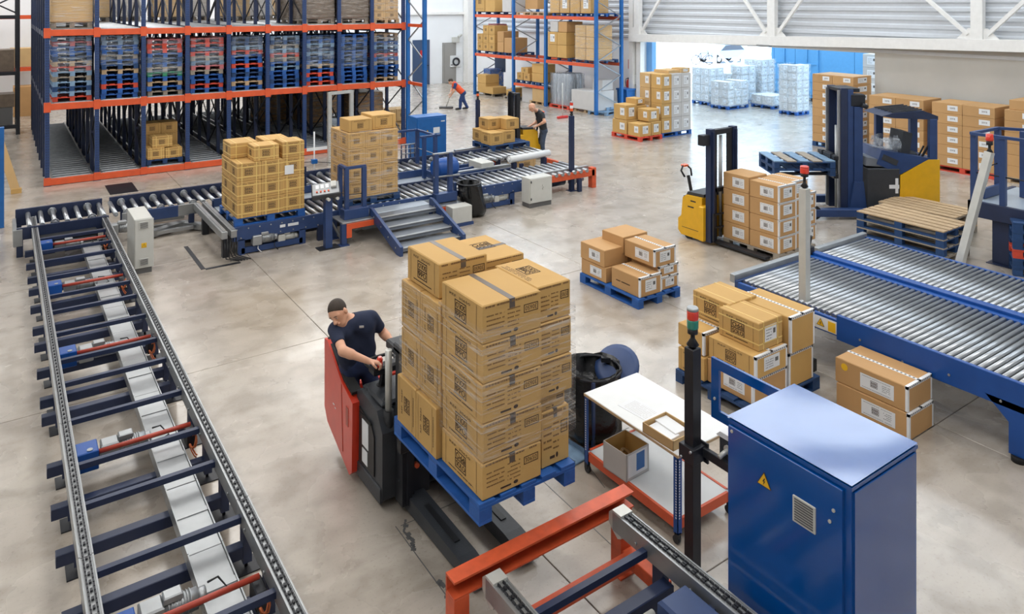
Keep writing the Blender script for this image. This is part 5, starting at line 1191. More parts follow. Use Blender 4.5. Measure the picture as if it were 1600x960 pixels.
# ------------------------------------------------------------ carton pile on the blue pallet
px_, py_ = 6.78, 5.22
pallet((px_+.62, py_+.54, 0), 0, 'blue pallet under the tumbled carton pile by the conveyor', 'pallet_blue_dark', l=1.28, w=1.1)
G = 'cartons of the pile by the conveyor'; z = .152
carton(px_+.26, py_+.87, z, .5, .4, .27, 'strapped tan carton at the bottom left of the pile', G, sx='L', sy='', tape='xd', strap=False)
carton(px_+.3, py_+.9, z+.275, .52, .4, .27, 'tan carton in the middle of the left column of the pile', G, sx='', sy='', edge=True)
carton(px_+.6, py_+.86, z+.55, .5, .56, .31, 'strapped tan carton with black logo at the top left of the pile', G, sx='L', sy='', strap=True, flip=True)
carton(px_+.36, py_+.34, z, .6, .64, .275, 'brown carton with white labels at the bottom front of the pile', G, 'carton_brown', sx='W', edge=True)
carton(px_+.36, py_+.33, z+.28, .56, .66, .25, 'tan carton with logo in the middle front of the pile', G, 'carton', sx='L', sy='N', edge=True, flip=True)
carton(px_+.42, py_+.34, z+.533, .42, .56, .315, 'tan strapped carton with upright logo on top of the pile front', G, 'carton', sx='L', sy='N', strap=True)
carton(px_+.92, py_+.36, z, .46, .7, .4, 'tan carton at the bottom right of the pile', G, 'carton', sy='', edge=True)
carton(px_+.92, py_+.38, z+.405, .46, .78, .42, 'tall tan carton at the back right of the pile with white sealing tape', G, 'carton', sx='', edge=True)
carton(px_+.8, py_+.84, z, .5, .4, .54, 'tan carton hidden at the back of the pile', G, 'carton')
pj = thing('hand_pallet_foot', 'black pallet truck foot at the right of the carton pile', 'pallet truck', (8.22, 5.5, 0)); obj('foot', MB().bevbox(-.05,-.1,.06,.05,.15,.22,.01), 'black_plastic', pj); obj('wheel', MB().cyl((-.04,0,.06),(.04,0,.06),.06,n=12), 'rubber', pj)
# ------------------------------------------------------------ five-carton pallet in the middle of the hall
px_, py_ = 7.87, 8.07
pallet((px_+.44, py_+.69, 0), PI/2, 'blue pallet carrying brown cartons in the middle of the floor', 'pallet_blue')
G = 'cartons of the low pallet'; z = .152; B = 'carton_brown'
carton(px_+.24, py_+1.06, z, .44, .6, .24, 'brown carton with white label at the lower left of the low pallet', G, B, sx='W')
carton(px_+.26, py_+1.08, z+.242, .5, .58, .27, 'brown carton at the upper left of the low pallet', G, B, sx='W', edge=False)
carton(px_+.27, py_+.34, z, .46, .62, .3, 'brown carton with white side label at the front corner of the low pallet', G, B, sx='M', sy='N', edge=True)
carton(px_+.71, py_+.36, z, .38, .6, .2, 'brown carton at the lower right of the low pallet', G, B, sy='N', edge=True); carton(px_+.71, py_+.38, z+.202, .42, .6, .16, 'flat brown carton in the middle right of the low pallet', G, B, sy='N', edge=True)
carton(px_+.64, py_+.42, z+.365, .46, .66, .27, 'brown carton with two labels on top right of the low pallet', G, B, sx='W', sy='N', edge=True)
carton(px_+.71, py_+1.06, z, .44, .56, .4, 'brown carton at the rear left of the low pallet', G, B); carton(px_+.66, py_+1.02, z+.402, .54, .5, .26, 'brown carton highest at the rear of the low pallet', G, B)
# ------------------------------------------------------------ yellow stacker with its labelled load
def pedestrian_stacker(label, loc, rz, body, h=2.15, w=.86, mast='navy', name='stacker_truck'):
    """local axes: forks point along -y, body behind at +y"""
    t = thing(name, label, 'stacker', (*loc, 0), rz)
    sh = [(.1,.05),(.62,.05),(.7,.12),(.7,.35),(.62,.42),(.58,.78),(.5,.84),(.1,.86)]
    obj('body_shell', MB().prism(sh, -w*.42, w*.42, 'x'), body, t); obj('top_cover', MB().prism([(.1,.861),(.5,.841),(.54,.82),(.5,.9),(.1,.92)], -w*.36, w*.36, 'x'), 'charcoal', t)
    obj('rear_cover', MB().prism([(.585,.78),(.625,.42),(.64,.42),(.61,.8)], -w*.36, w*.36, 'x'), 'charcoal', t)
    obj('front_cover', MB().bevbox(-w*.5, .0, .06, -w*.3, .12, .72, .02).bevbox(w*.3, .0, .06, w*.5, .12, .72, .02), body, t)
    obj('panel_line', MB().box(-w*.42-.002, .14, .2, -w*.42, .6, .21).box(-w*.42-.003, .3, .62, -w*.42, .45, .645).box(-w*.42-.003, .25, .74, -w*.42, .38, .765), 'dark_metal', t)
    for s in (-1, 1):
        obj('mast_profile', MB().bevbox(s*w*.36-.06, -.12, .06, s*w*.36+.06, .0, h, .006).box(s*w*.36-.02*1, -.16, .1, s*w*.36+.02, -.12, h-.05), mast, t)
        obj('inner_profile', MB().bevbox(s*w*.24-.035, -.1, .08, s*w*.24+.035, -.02, h-.1, .005), 'dark_metal', t)
    obj('mast_crossbar', MB().bevbox(-w*.4, -.1, h-.12, w*.4, 0, h-.02, .006), 'dark_metal', t); obj('mast_crossbar', MB().bevbox(-w*.4, -.1, h*.45, w*.4, -.02, h*.45+.08, .006), 'dark_metal', t)
    obj('lift_cylinder', MB().cyl((0, -.03, .1), (0, -.03, h-.15), .035), 'zinc', t); obj('chain_wheel', MB().bevbox(-w*.62, -.1, h-.3, -w*.42, .04, h-.1, .01), 'dark_metal', t)
    tl = obj('tiller', MB().bar((0, .62, .5), (0, .78, 1.12), .05, .04).tube([(-.1,.78,1.1),(-.14,.84,1.22),(-.06,.87,1.3),(.06,.87,1.3),(.14,.84,1.22),(.1,.78,1.1)], .02), 'black_plastic', t); obj('tiller_cap', MB().bevbox(-.06, .83, 1.28, .06, .92, 1.33, .01), 'beacon_orange', tl)
    for s in (-1, 1):
        obj('fork', MB().bevbox(s*.2-.07, -1.25, .04, s*.2+.07, -.1, .09, .004), 'dark_metal', t)
        obj('wheel', MB().cyl((s*w*.36-.05, .45, .09), (s*w*.36+.05, .45, .09), .09, n=14), 'rubber', t)
    obj('backrest', MB().bar((-w*.4,-.17,.1), (-w*.4,-.17,.62), .03).bar((w*.4,-.17,.1), (w*.4,-.17,.62), .03).bar((-w*.4,-.17,.6), (w*.4,-.17,.6), .03).bar((-w*.4,-.17,.35), (w*.4,-.17,.35), .03), 'dark_metal', t)
    return t
ys = pedestrian_stacker('yellow pedestrian stacker with dark mast behind the labelled brown cartons', (11.4, 9.52), 0, 'yellow_shell', h=2.2, w=.9)
px_, py_ = 11.3, 8.1
pallet((px_+.53, py_+.62, 0), PI/2, 'greyed wooden pallet under the load of the yellow stacker', 'wood_grey', l=1.24, w=1.06)
G = 'labelled cartons on the yellow stacker'; z = .152; B = 'carton_brown'
for i in range(4):
    hh = .3; q = lay(i, 4)
    carton(px_+.26, py_+.33, z+i*hh, .5, .62, hh-.004, f'brown labelled carton on the yellow stacker, front column, {q} layer', G, B, sx='W', sy='N', edge=True)
    carton(px_+.27, py_+.95, z+i*(hh+.01), .52, .58, hh+.005, f'brown labelled carton on the yellow stacker, left column, {q} layer', G, B, sx='W', sy='')
    if i < 3 or True: carton(px_+.75, py_+.34+(.06 if i == 3 else 0), z+i*hh, .46, .6, hh-.004, f'brown carton on the yellow stacker, right column, {q} layer', G, B, sy='N', edge=True)
    if i < 3: carton(px_+1.17, py_+.42, z+i*hh, .34, .5, hh-.004, f'brown carton on the yellow stacker, far right column, {q} layer', G, B, sy='N', edge=True)
    carton(px_+.78, py_+.95, z+i*(hh-.03), .46, .56, hh-.034, f'brown carton on the yellow stacker, rear column, {q} layer', G, B)
# ------------------------------------------------------------ second yellow stacker with the man
ys2 = pedestrian_stacker('small yellow stacker with tall black mast beside the man by the roller line', (12.55, 18.0), -PI/2-.15, 'yellow_shell', h=1.95, w=.6, mast='dark_metal')
# ------------------------------------------------------------ blue and yellow reach truck lifting pallets
RC = -math.atan2(math.cos(TH), math.sin(TH))
bx0, by0 = P(1312, 331)
rt = thing('reach_truck', 'dark blue and yellow reach truck with overhead guard lifting two blue pallets', 'forklift', (bx0, by0, 0), RC)
for y in (-.28, .32):
    obj('mast_profile', MB().bevbox(-.12, y-.06, .05, .02, y+.06, 2.75, .006).box(-.17, y-.025, .08, -.12, y+.025, 2.7, 1), ['navy', 'zinc'], rt)
    obj('outer_profile', MB().bevbox(.03, y-.05, .05, .15, y+.05, 2.72, .006), 'deep_blue', rt)
obj('mast_side_plate', MB().bevbox(.16, -.36, .35, .34, -.3, 2.35, .006), 'deep_blue', rt)
obj('mast_crossbar', MB().bevbox(-.12, -.3, 2.66, .3, .34, 2.74, .008), 'dark_metal', rt); obj('mast_crossbar', MB().bevbox(.0, -.3, 1.3, .12, .34, 1.4, .008), 'dark_metal', rt)
obj('mast_head', MB().bevbox(.1, -.34, 2.35, .4, -.1, 2.62, .02).cyl((.3,-.38,2.4),(.42,-.38,2.35),.05), 'dark_metal', rt)
obj('lift_cylinder', MB().cyl((-.06,.02,.1),(-.06,.02,1.9),.04), 'zinc', rt); obj('hose', MB().tube([(.05,-.1,.3),(.06,-.12,1.2),(.05,-.1,2.6)], .02), 'zinc', rt)
cgz = .92
obj('fork_carriage', MB().bevbox(-.3, -.4, cgz-.1, -.2, .45, cgz+.0, .006).bevbox(-.3, -.4, cgz+.3, -.2, .45, cgz+.38, .006).bevbox(-.26, -.15, cgz-.1, -.18, .2, cgz+.4, .006), 'dark_metal', rt)
for y in (-.2, .25): obj('fork', MB().bevbox(-1.55, y-.06, cgz-.06, -.3, y+.06, cgz-.01, .005).bevbox(-.32, y-.06, cgz-.06, -.26, y+.06, cgz+.4, .005), 'dark_metal', rt)
for y in (-.55, .6): obj('support_arm', MB().bevbox(-.9, y-.08, .06, .6, y+.08, .22, .01), 'deep_blue', rt)
for y in (-.55, .6): obj('load_wheel', MB().cyl((-.8, y-.07, .15), (-.8, y+.07, .15), .15, n=16), 'rubber', rt)
obj('mast_foot', MB().prism([(.02,.05),(.42,.05),(.34,.75),(.14,.75)], -.4, -.32, 'y'), 'deep_blue', rt)
obj('battery_box', MB().bevbox(.4, -.45, .12, 1.08, .5, 1.05, .02), 'charcoal', rt); obj('battery_lid', MB().prism([(.38,1.1),(1.1,1.06),(1.1,1.16),(.4,1.28)], -.42, .5, 'y'), 'plate_grey', rt)
obj('cross_label', MB().box(.86, -.456, .62, 1.07, -.45, .7).box(.99, -.457, .52, 1.05, -.45, .84), 'label_white', rt)
obj('chassis', MB().prism([(1.08,.1),(1.92,.1),(1.94,.3),(1.94,1.24),(1.7,1.24),(1.1,.9)], -.45, .5, 'y'), 'yellow_shell', rt)
obj('blue_cowl', MB().prism([(.6,1.14),(1.1,.92),(1.7,1.24),(1.9,1.24),(1.1,1.36),(.7,1.44)], -.44, .46, 'y'), 'deep_blue', rt); obj('brand_panel', MB().bar((.72,-.445,1.3),(1.04,-.445,1.16), .005, .12), 'charcoal', rt)
st_ = obj('seat', MB().bevbox(1.15, -.2, 1.24, 1.6, .3, 1.36, .05), 'charcoal', rt); obj('backrest', MB().prism([(1.22,1.34),(1.42,1.32),(1.48,1.76),(1.28,1.8)], -.22, .32, 'y'), 'charcoal', st_)
obj('control_lever', MB().bar((1.62,-.3,1.24),(1.78,-.34,1.56), .04).bar((1.58,-.24,1.24),(1.7,-.26,1.5), .03), 'black_plastic', rt)
for x, y in ((1.05, .4), (1.82, -.38), (1.82, .4)): obj('guard_post', MB().bevbox(x-.08, y-.05, 1.15, x+.08, y+.05, 2.1, .01), 'deep_blue', rt)
obj('overhead_guard', MB().prism([(.72,2.16),(.95,2.22),(1.6,2.28),(1.92,2.16),(1.92,2.08),(.95,2.12)], -.42, .46, 'y'), 'navy', rt)
for i in range(6): obj('guard_slat', MB().bar((.95, -.36+i*.15, 2.24), (1.6, -.36+i*.15, 2.3), .04, .02), 'dark_metal', rt)
for x, y in ((1.6, -.38), (1.6, .42)): obj('drive_wheel', MB().cyl((x, y-.08, .17), (x, y+.08, .17), .17, n=18), 'rubber', rt)
fm = tag(obj('film_sheet', bag_mesh(.26, .34, 0, .26, seed=21), 'film_white', loc=(0,0,0)), 'crumpled clear film lying on the cowl of the reach truck', 'plastic film')
fm.location = Vector((bx0, by0, 1.42))+Matrix.Rotation(RC, 3, 'Z')@Vector((.95, -.1, 0))
def rl(x, y, z): return Vector((bx0, by0, 0))+Matrix.Rotation(RC, 3, 'Z')@Vector((x, y, z))
for i in range(2): pallet(rl(-.95, .02, cgz+.0+i*.165-.03), RC+PI/2, f'blue worn pallet on the reach truck forks, {"lower" if i == 0 else "upper with greyed boards"}', 'pallet_blue_dark', 'pallet_blue_pale' if i else None, 'pallets on the reach truck', l=1.0, w=1.3, h=.16, odd='wood_grey' if i else None)
# ------------------------------------------------------------ empty pallet stacks behind the wide conveyor
for i in range(4): pallet((14.02, 7.2, i*.15), PI/2, f'wooden pallet, {lay(i,4)} of the near stack right of the reach truck', 'pallet_blue_dark' if i != 0 else 'wood_grey', 'wood' if i == 3 else 'wood_grey', 'pallets in the near stack', l=1.6, w=.95, h=.148)
for i in range(3): pallet((15.6, 7.7, i*.15), PI/2+.03, f'wooden pallet, {["bottom","middle","top"][i]} of the low stack behind the near stack', 'wood_grey', 'wood', 'pallets in the far stack', l=1.5, w=.95, h=.148)
for i in range(6): pallet((14.7, 5.2, i*.15), PI/2+.5, f'{"red" if i == 2 else "blue"} pallet, {up_ord(i, 6)} of the stack under the dark platform', 'pallet_red' if i == 2 else 'pallet_blue_dark', None, 'pallets under the platform', l=1.2, w=.9, h=.148)
for i in range(5): pallet((15.6, 4.6, i*.15), PI/2+.2, f'{"red" if i == 1 else "blue"} pallet, {up_ord(i, 5)} of the rear stack under the dark platform', 'pallet_red' if i == 1 else 'pallet_blue', None, 'pallets under the platform', l=1.2, w=.9, h=.148)
# dark raised platform with railing at the right edge
mz = thing('raised_platform', 'dark navy raised platform with blue railing at the right edge', 'platform', (0, 0, 0))
zx, zy, zz0 = 14.0, 5.35, 1.05
mx0, my1 = P(1512, 312, zz0)
obj('edge_beam', MB().bevbox(mx0, my1-4, zz0-.28, mx0+.08, my1, zz0, .006).bevbox(mx0, my1-.08, zz0-.28, mx0+1.8, my1, zz0, .006), 'navy', mz); obj('deck', MB().bevbox(mx0+.08, my1-4, zz0-.05, mx0+1.8, my1-.08, zz0-.01, .004), 'sheet_pale', mz)
obj('post', MB().bevbox(mx0+.1, my1-.62, .012, mx0+.36, my1-.36, zz0-.28, .006), 'navy', mz); obj('base_plate', MB().box(mx0, my1-.7, 0, mx0+.45, my1-.3, .012), 'navy', mz); obj('post', MB().bevbox(mx0+1.4, my1-.5, 0, mx0+1.6, my1-.3, zz0-.28, .006), 'navy', mz)
for q in ((-.1, .1), (-.9, -.55)): obj('brace', MB().bar((mx0+.2, my1-.5+q[0]*.3, zz0-.3), (mx0+.2, my1-.5+q[1]*1.3-.0, .05), .03), 'zinc', mz)
for x, y in ((.06, -.08), (.06, -.55), (1.0, -.08), (1.0, -.5)): obj('rail_post', MB().bevbox(mx0+x-.045, my1+y-.045, zz0, mx0+x+.045, my1+y+.045, zz0+1.2, .004), 'deep_blue', mz)
zt_ = zz0+1.2
for p, q in (((.0,-.06),(0.06,-4)), ((.0,-.06),(1.0,-.08)), ((1.0,-.08),(1.5,-1.0))): obj('top_rail', MB().bar((mx0+p[0], my1+p[1], zt_), (mx0+q[0], my1+q[1], zt_), .06, .05), 'deep_blue', mz)
obj('wire', MB().tube([(mx0+1.0, my1-.08, zz0+.55), (mx0+.06, my1-.08, zz0+.5), (mx0+.06, my1-3, zz0+.5)], .012), 'dark_metal', mz)
obj('strut', MB().bar((mx0+1.0, my1-.5, zz0+.02), (mx0+1.3, my1-1.0, zz0+.8), .08, .08), 'deep_blue', mz); obj('kerb', MB().bevbox(mx0+.3, my1-.16, zz0, mx0+1.0, my1-.1, zz0+.18, .004), 'deep_blue', mz)
# ------------------------------------------------------------ row of labelled cartons along the back wall
G = 'labelled cartons along the grey wall'; B = 'carton_brown'; B0 = 21.2
for p, (yy, n, m) in enumerate(((12.15, 6, 'pallet_blue_dark'), (10.35, 6, 'pallet_red'), (8.55, 6, 'wood'))):
    pallet((B0+.55, yy-.8, 0), PI/2, f'{["dark blue","red","wooden"][p]} pallet under the {["left","middle","right"][p]} wall stack', m, group='pallets along the grey wall', l=1.56, w=1.1)
    for i in range(n):
        for j in range(2): carton(B0+.5, yy-.41-j*.79, .15+i*.285, 1.0, .78, .282, f'brown carton with white number label, {["left","middle","right"][p]} wall stack, {lay(i,6)} layer, {"left" if j == 0 else "right"}', G, B, sx='A')
for j in range(2): carton(B0+.5, 8.1-j*.7, .15+6*.285, .9, .68, .25, f'extra brown carton on top of the right wall stack, {"left" if j == 0 else "right"}', G, B, sx='')
# tall stack at the edge of the opening
G = 'labelled cartons of the tall stack'; T0 = 21.5
pallet((T0+.55, 13.5, 0), PI/2, 'dark pallet under the tall stack left of the grey wall', 'pallet_blue_dark', group='pallets along the grey wall', l=1.4, w=1.1)
for i in range(8):
    for j in range(2): carton(T0+.5, 13.85-j*.7, .15+i*.27, 1.0, .69, .267, f'brown carton of the tall stack by the opening, {lay(i,8)} layer, {"left" if j == 0 else "right"}', G, B, sx='A', sy='N' if j else '')
# ------------------------------------------------------------ two loads near the opening
qx, qy = 18.45, 17.85
pallet((qx+.75, qy+.55, 0), 0, 'blue pallet under the tall pale stack near the opening', 'pallet_blue', group='pallets near the opening', l=1.5, w=1.05)
G = 'cartons of the tall pale stack'; 
for i in range(4):
    hh = .5
    for j in range(3): carton(qx+.26+j*.48, qy+.27, .15+i*hh, .47, .5, hh-.005, f'carton of the tall pale stack, front, {lay(i,4)} layer, {["left","middle","right"][j]}', G, 'carton' if j == 0 else 'carton_grey', sx='A' if j == 0 else '', sy='N')  # middle and right columns greyed: daylight whitening put into the carton colour
    for j in range(2): carton(qx+.36+j*.72, qy+.8, .15+i*hh, .7, .5, hh-.005, f'carton of the tall pale stack, rear, {lay(i,4)} layer, {"left" if j == 0 else "right"}', G, 'carton_pale', sx='A' if j == 0 else '')
carton(qx+.85, qy+.5, .15+2.0, .7, .7, .1, 'flat carton on top of the tall pale stack', G, 'carton_pale')
carton(qx+1.25, qy+.3, .15+2.0, .45, .45, .16, 'small carton on the right top of the tall pale stack', G, 'carton_pale', sy='N')
qx, qy = 17.35, 17.75
pallet((qx+.5, qy+.68, 0), PI/2, 'red pallet with mixed cartons near the opening', 'pallet_red', group='pallets near the opening', l=1.4, w=1.02)
G = 'cartons of the red pallet'
for n, (x, y, z, w, d, h, q) in enumerate(((.26,.3,0,.5,.56,.42,'lower front left'),(.76,.3,0,.46,.56,.45,'lower front right'),(.26,1.0,0,.5,.7,.46,'lower rear left'),(.76,1.0,0,.46,.7,.46,'lower rear right'),(.28,1.0,.47,.5,.6,.5,'middle rear left'),(.76,.95,.47,.44,.5,.44,'middle rear right'),(.72,.34,.46,.5,.5,.4,'middle front right'),(.74,1.0,.95,.4,.5,.2,'small top'))):
    carton(qx+x, qy+y, .15+z, w, d, h, f'tan carton on the red pallet, {q}', G, 'carton', sx='A' if n in (0,2,4,6) else '', sy='N')
# ------------------------------------------------------------ goods and vehicles in the yard
def yard_load(px, py, nx, ny, nz, u, label, m='carton_grey', pal='pallet_blue', wrapm='film_white', seed=1, rz=0., cat='goods'):
    x, y = P(px, py); w, d, h = nx*u, ny*u, nz*u*.75
    pallet_plain((x+w/2, y+d/2, 0), 0, f'pallet under {label}', pal, 'pallets in the yard', w, d, .15); rnd = random.Random(seed)
    for i in range(nx):
        for j in range(ny):
            for k in range(nz):
                if k == nz-1 and rnd.random() < .15 and nz > 1: continue
                if 0 < i < nx-1 and 0 < j < ny-1: continue
                carton(x+(i+.5)*u, y+(j+.5)*u, .15+k*u*.75, u*.97, u*.97, u*.73, f'pale carton of {label}, {ORD[k+1]+" layer, " if nz > 1 else ""}{["left","middle","right"][i if nx > 2 else i*2]} {"front" if j == 0 else "rear"}', 'pale cartons in the yard', m, sx='A' if i == 0 else '', sy='N' if j == 0 else '')
    wrap(x-.03, y-.03, .12, x+w+.03, y+d+.03, .15+h+.02, f'white film round {label}', wrapm, 'film in the yard', seed=seed, bulge=.03)
yard_load(1137, 172, 3, 2, 3, .46, 'the low front load in the yard', seed=2)
yard_load(1108, 165, 2, 2, 4, .5, 'the tall left load in the yard', 'carton_grey', seed=3)
yard_load(1158, 163, 2, 2, 4, .52, 'the tall middle load in the yard', seed=4)
yard_load(1190, 160, 2, 2, 5, .48, 'the load by the blue container', seed=5)
yard_load(1207, 171, 2, 2, 1, .55, 'the flat load by the container', seed=6)
yard_load(1245, 181, 2, 2, 6, .42, 'the wrapped stack left of the brown one', seed=7)
x, y = 24.2, 12.9
pallet_plain((x+.6, y+.5, 0), 0, 'pallet under the high white stack behind the tall brown stack', 'pallet_blue', 'pallets in the yard', 1.3, 1.1, .15)
for i in range(2):
    for k in range(6): carton(x+.5, y+.25+i*.62, .15+k*.45, 1.0, .6, .445, f'white-lit carton of the high stack in the yard, {lay(k,6)} layer, {"right" if i == 0 else "left"}', 'cartons of the high yard stack', 'carton_grey', sx='N')
# blue container
cn_ = thing('shipping_container', 'blue corrugated shipping container standing outside the opening', 'container', (0, 0, 0))
kx, ky = 31.0, 22.6
mat('container_blue', (84,146,192), .5, var=.04)
cbm = MB().box(kx, ky-12, .15, kx+2.5, ky, 4.0)
for i in range(6): cbm.box(kx-.03, ky-4.2-i*1.6, .3, kx, ky-2.62-i*1.6, 3.8)
obj('body', cbm, 'container_blue', cn_)
for i in range(2):
    d_ = obj('door', MB().bevbox(kx-.06, ky-.06-(i+1)*1.2, .3, kx, ky-.08-i*1.2, 3.8, .01), 'container_blue', cn_)
    for z in (.9, 1.7, 2.5): obj('hinge_bar', MB().box(kx-.09, ky-.1-(i+1)*1.15, z, kx-.06, ky-.1-i*1.2, z+.06), 'container_blue', d_)
    obj('lock_rod', MB().cyl((kx-.1, ky-.7-i*1.2, .35), (kx-.1, ky-.7-i*1.2, 3.7), .03), 'container_blue', d_)
obj('corner_post', MB().box(kx-.08, ky-.1, .1, kx+.1, ky+.02, 4.0), 'container_blue', cn_); obj('notice', MB().box(kx-.075, ky-1.0, .9, kx-.06, ky-.6, 1.4), 'label_white', cn_); obj('skid', MB().box(kx, ky-12, -.01, kx+2.5, ky, .15), 'dark_metal', cn_)
def car(px, py, label, m, L=4.2, rz=RC):
    x, y = P(px, py); t = thing('car', label, 'car', (x, y, 0), rz)
    side = [(-2.1,.35),(-2.1,.75),(-1.95,.85),(-1.2,.92),(-.6,1.4),(.9,1.42),(1.5,.95),(2.05,.85),(2.1,.4)]
    obj('body', MB().prism(side, -.85, .85, 'y'), m, t); obj('windows', MB().prism([(-1.05,.95),(-.56,1.34),(.85,1.36),(1.35,.97)], -.86, .86, 'y'), 'car_dark', t)
    for wx in (-1.3, 1.3):
        for wy in (-.8, .8): w = obj('wheel', MB().cyl((wx, wy-.1, .33), (wx, wy+.1, .33), .33, n=16), 'rubber', t); obj('hub', MB().cyl((wx, wy-.11, .33), (wx, wy+.11, .33), .2, n=12), 'zinc', w)
    return t
car(1130, 97, 'pale blue-grey car parked far out in the yard, left of the other', 'car_silver', rz=RC+.5); car(1190, 107, 'pale grey car parked far out in the yard, nearer the container', 'car_silver', rz=RC+1.0)
yf = thing('yard_fence', 'white post-and-brace frame standing in the yard before the cars', 'fence', (0, 0, 0))
for px in (1040, 1117, 1168): obj('post', MB().box(P(px,118)[0]-.08, P(px,118)[1]-.08, 0, P(px,118)[0]+.08, P(px,118)[1]+.08, 2.6), 'white_paint', yf)
for a, b_ in ((1117, 1142), (1168, 1142)): obj('brace', MB().bar((*P(a,118), 1.6), (*P(b_,118), .6), .12), 'white_paint', yf)
bk = thing('bicycle', 'dark bicycle parked in the yard left of the cars', 'bicycle', (*P(1098, 101), 0), RC)
for x in (-.5, .5): obj('wheel', MB().tube([(x+.33*math.cos(i*PI/8), 0, .35+.33*math.sin(i*PI/8)) for i in range(16)], .03, closed=True), 'rubber', bk)
obj('frame', MB().bar((-.5,0,.35),(-.15,0,.85),.04).bar((-.15,0,.85),(.4,0,.85),.04).bar((.4,0,.9),(.5,0,.35),.04).bar((-.1,0,.4),(.4,0,.8),.04).bar((-.15,0,.85),(-.1,0,.4),.04).bar((.35,-.25,1.0),(.35,.25,1.0),.03).bar((.4,0,.85),(.36,0,1.0),.03), 'dark_metal', bk)
# ------------------------------------------------------------ along the back wall, left of the opening
ex = thing('fire_extinguisher', 'red fire extinguisher mounted on the white wall beside the opening', 'extinguisher', (XW-.16, 23.55, .75))
obj('cylinder', MB().lathe([(.02,0),(.1,.01),(.11,.04),(.11,.42),(.08,.5),(.03,.53)], n=14), 'extinguisher_red', ex); obj('valve', MB().bevbox(-.04,-.03,.53,.06,.03,.6,.01), 'black_plastic', ex); obj('hose', MB().tube([(0,.04,.56),(0,.16,.55),(0,.2,.4),(0,.17,.2)], .016), 'black_plastic', ex); obj('wall_bracket', MB().box(.05,-.05,.1,.15,.05,.45), 'zinc', ex)
sg = tag(obj('fire_sign', MB().box(XW-.07, 23.42, 1.72, XW-.06, 23.68, 2.12).box(XW-.075, 23.53, 1.85, XW-.07, 23.57, 2.05, 1).box(XW-.075, 23.53, 1.78, XW-.07, 23.57, 1.82, 1), ['sign_red', 'label_white']), 'small red fire sign with white mark above the extinguisher', 'sign')
sx_ = thing('switch_box', 'small grey switch box and cable beside the fire extinguisher', 'switch', (XW-.1, 23.1, 1.1)); obj('housing', MB().bevbox(-.1,-.1,0,.05,.1,.4,.01), 'grey_panel', sx_); obj('cable', MB().tube([(0,0,0),(-.02,-.05,-.3),(-.05,-.2,-.5),(0,-.3,-.4)], .02), 'grey_dark', sx_)
tag(obj('blue_bin', MB().prism([(-.2,0),(.2,0),(.24,.85),(-.24,.85)], -.3, .3, 'y').bevbox(-.27,-.33,.85,.27,.33,.93,.01), 'bright_blue', loc=(*P(978,172), 0)), 'blue bin with lid standing by the back wall', 'bin')
for i in range(2): pallet_plain((*P(946+i*12, 177-i*3), i*.0), .3+i*.8, f'pale blue empty pallet lying at the rack corner, {"front" if i == 0 else "leaning behind"}', 'pallet_blue_pale', 'empty pallets at the rack corner', 1.3, .9, .14+.1*i)
br = thing('broom', 'red broom standing upright on the open floor behind the stacker', 'broom', (*P(879, 185), 0)); obj('handle', MB().cyl((0,0,.1),(.03,.05,1.4),.018), 'grey_panel', br); obj('head', MB().bevbox(-.25,-.05,0,.25,.05,.1,.02), 'sign_red', br)
wall_box = thing('wall_box', 'small grey boxes and hose reel on the left wall beside the door', 'fixture', (21.5, YW-.1, 1.0)); obj('hose_reel', MB().tube([(.2*math.cos(i*PI/8), -.08, .2+.2*math.sin(i*PI/8)) for i in range(16)], .05, closed=True), 'dark_metal', wall_box); obj('backing', MB().box(-.35,-.02,-.1,.35,.08,.55), 'white_paint', wall_box); obj('meter_box', MB().bevbox(-.2,-.1,1.3,.2,.08,1.6,.01).cyl((.1,-.15,1.6),(.3,-.15,1.75),.08), 'grey_panel', wall_box)
# ------------------------------------------------------------ far left: dark racks, leaning board, blue post
dr2 = thing('dark_rack', 'dark cantilever rack with boxes at the far left edge', 'rack', (0, 0, 0))
ax, ay = P(28, 210)
for y in (ay, ay+2.2, ay-1.5+3.0):
    for x in (ax, ax-1.2): obj('upright', MB().box(x-.06, y-.06, 0, x+.06, y+.06, 5.6), 'dark_metal', dr2)
for z in (.3, 2.15, 4.1, 4.9): obj('beam', MB().bevbox(ax-2.6, ay-.05, z-.08, ax+.05, ay+.05, z+.05, .006).bevbox(ax-.05, ay, z-.08, ax+.05, ay+2.2, z+.05, .006), 'dark_metal', dr2)
obj('cross_brace', MB().bar((ax-1.2, ay, 4.2), (ax, ay, 4.85), .05).bar((ax-1.2, ay, 4.85), (ax, ay, 4.2), .05).bar((ax, ay, 4.15), (ax, ay+2.2, 5.3), .05), 'dark_metal', dr2)
G = 'boxes in the dark rack'
carton(ax-.75, ay+.5, 2.2, 1.3, .9, .75, 'brown carton on the middle shelf of the dark rack', G, 'wrap_brown'); carton(ax-.75, ay+.5, .35, 1.2, .9, .6, 'grey box on the lowest shelf of the dark rack', G, 'grey_dark')  # brown cartons in this rack take a darker brown with its shade painted in
carton(ax-.6, ay+.45, .96, 1.0, .8, .45, 'brown carton stacked on the grey box in the dark rack', G, 'wrap_brown')
r3 = thing('pallet_rack', 'distant orange-beamed rack seen between the dark rack and flow rack', 'rack', (1.4, 35.9, 0))
for x in (-2.5, .2): obj('upright', MB().box(x-.05,-.05,0,x+.05,.05,5.5), 'navy', r3)
for z in (1.9, 4.0): obj('beam', MB().box(-2.5,-.05,z-.08,.2,.03,z+.08), 'orange', r3)
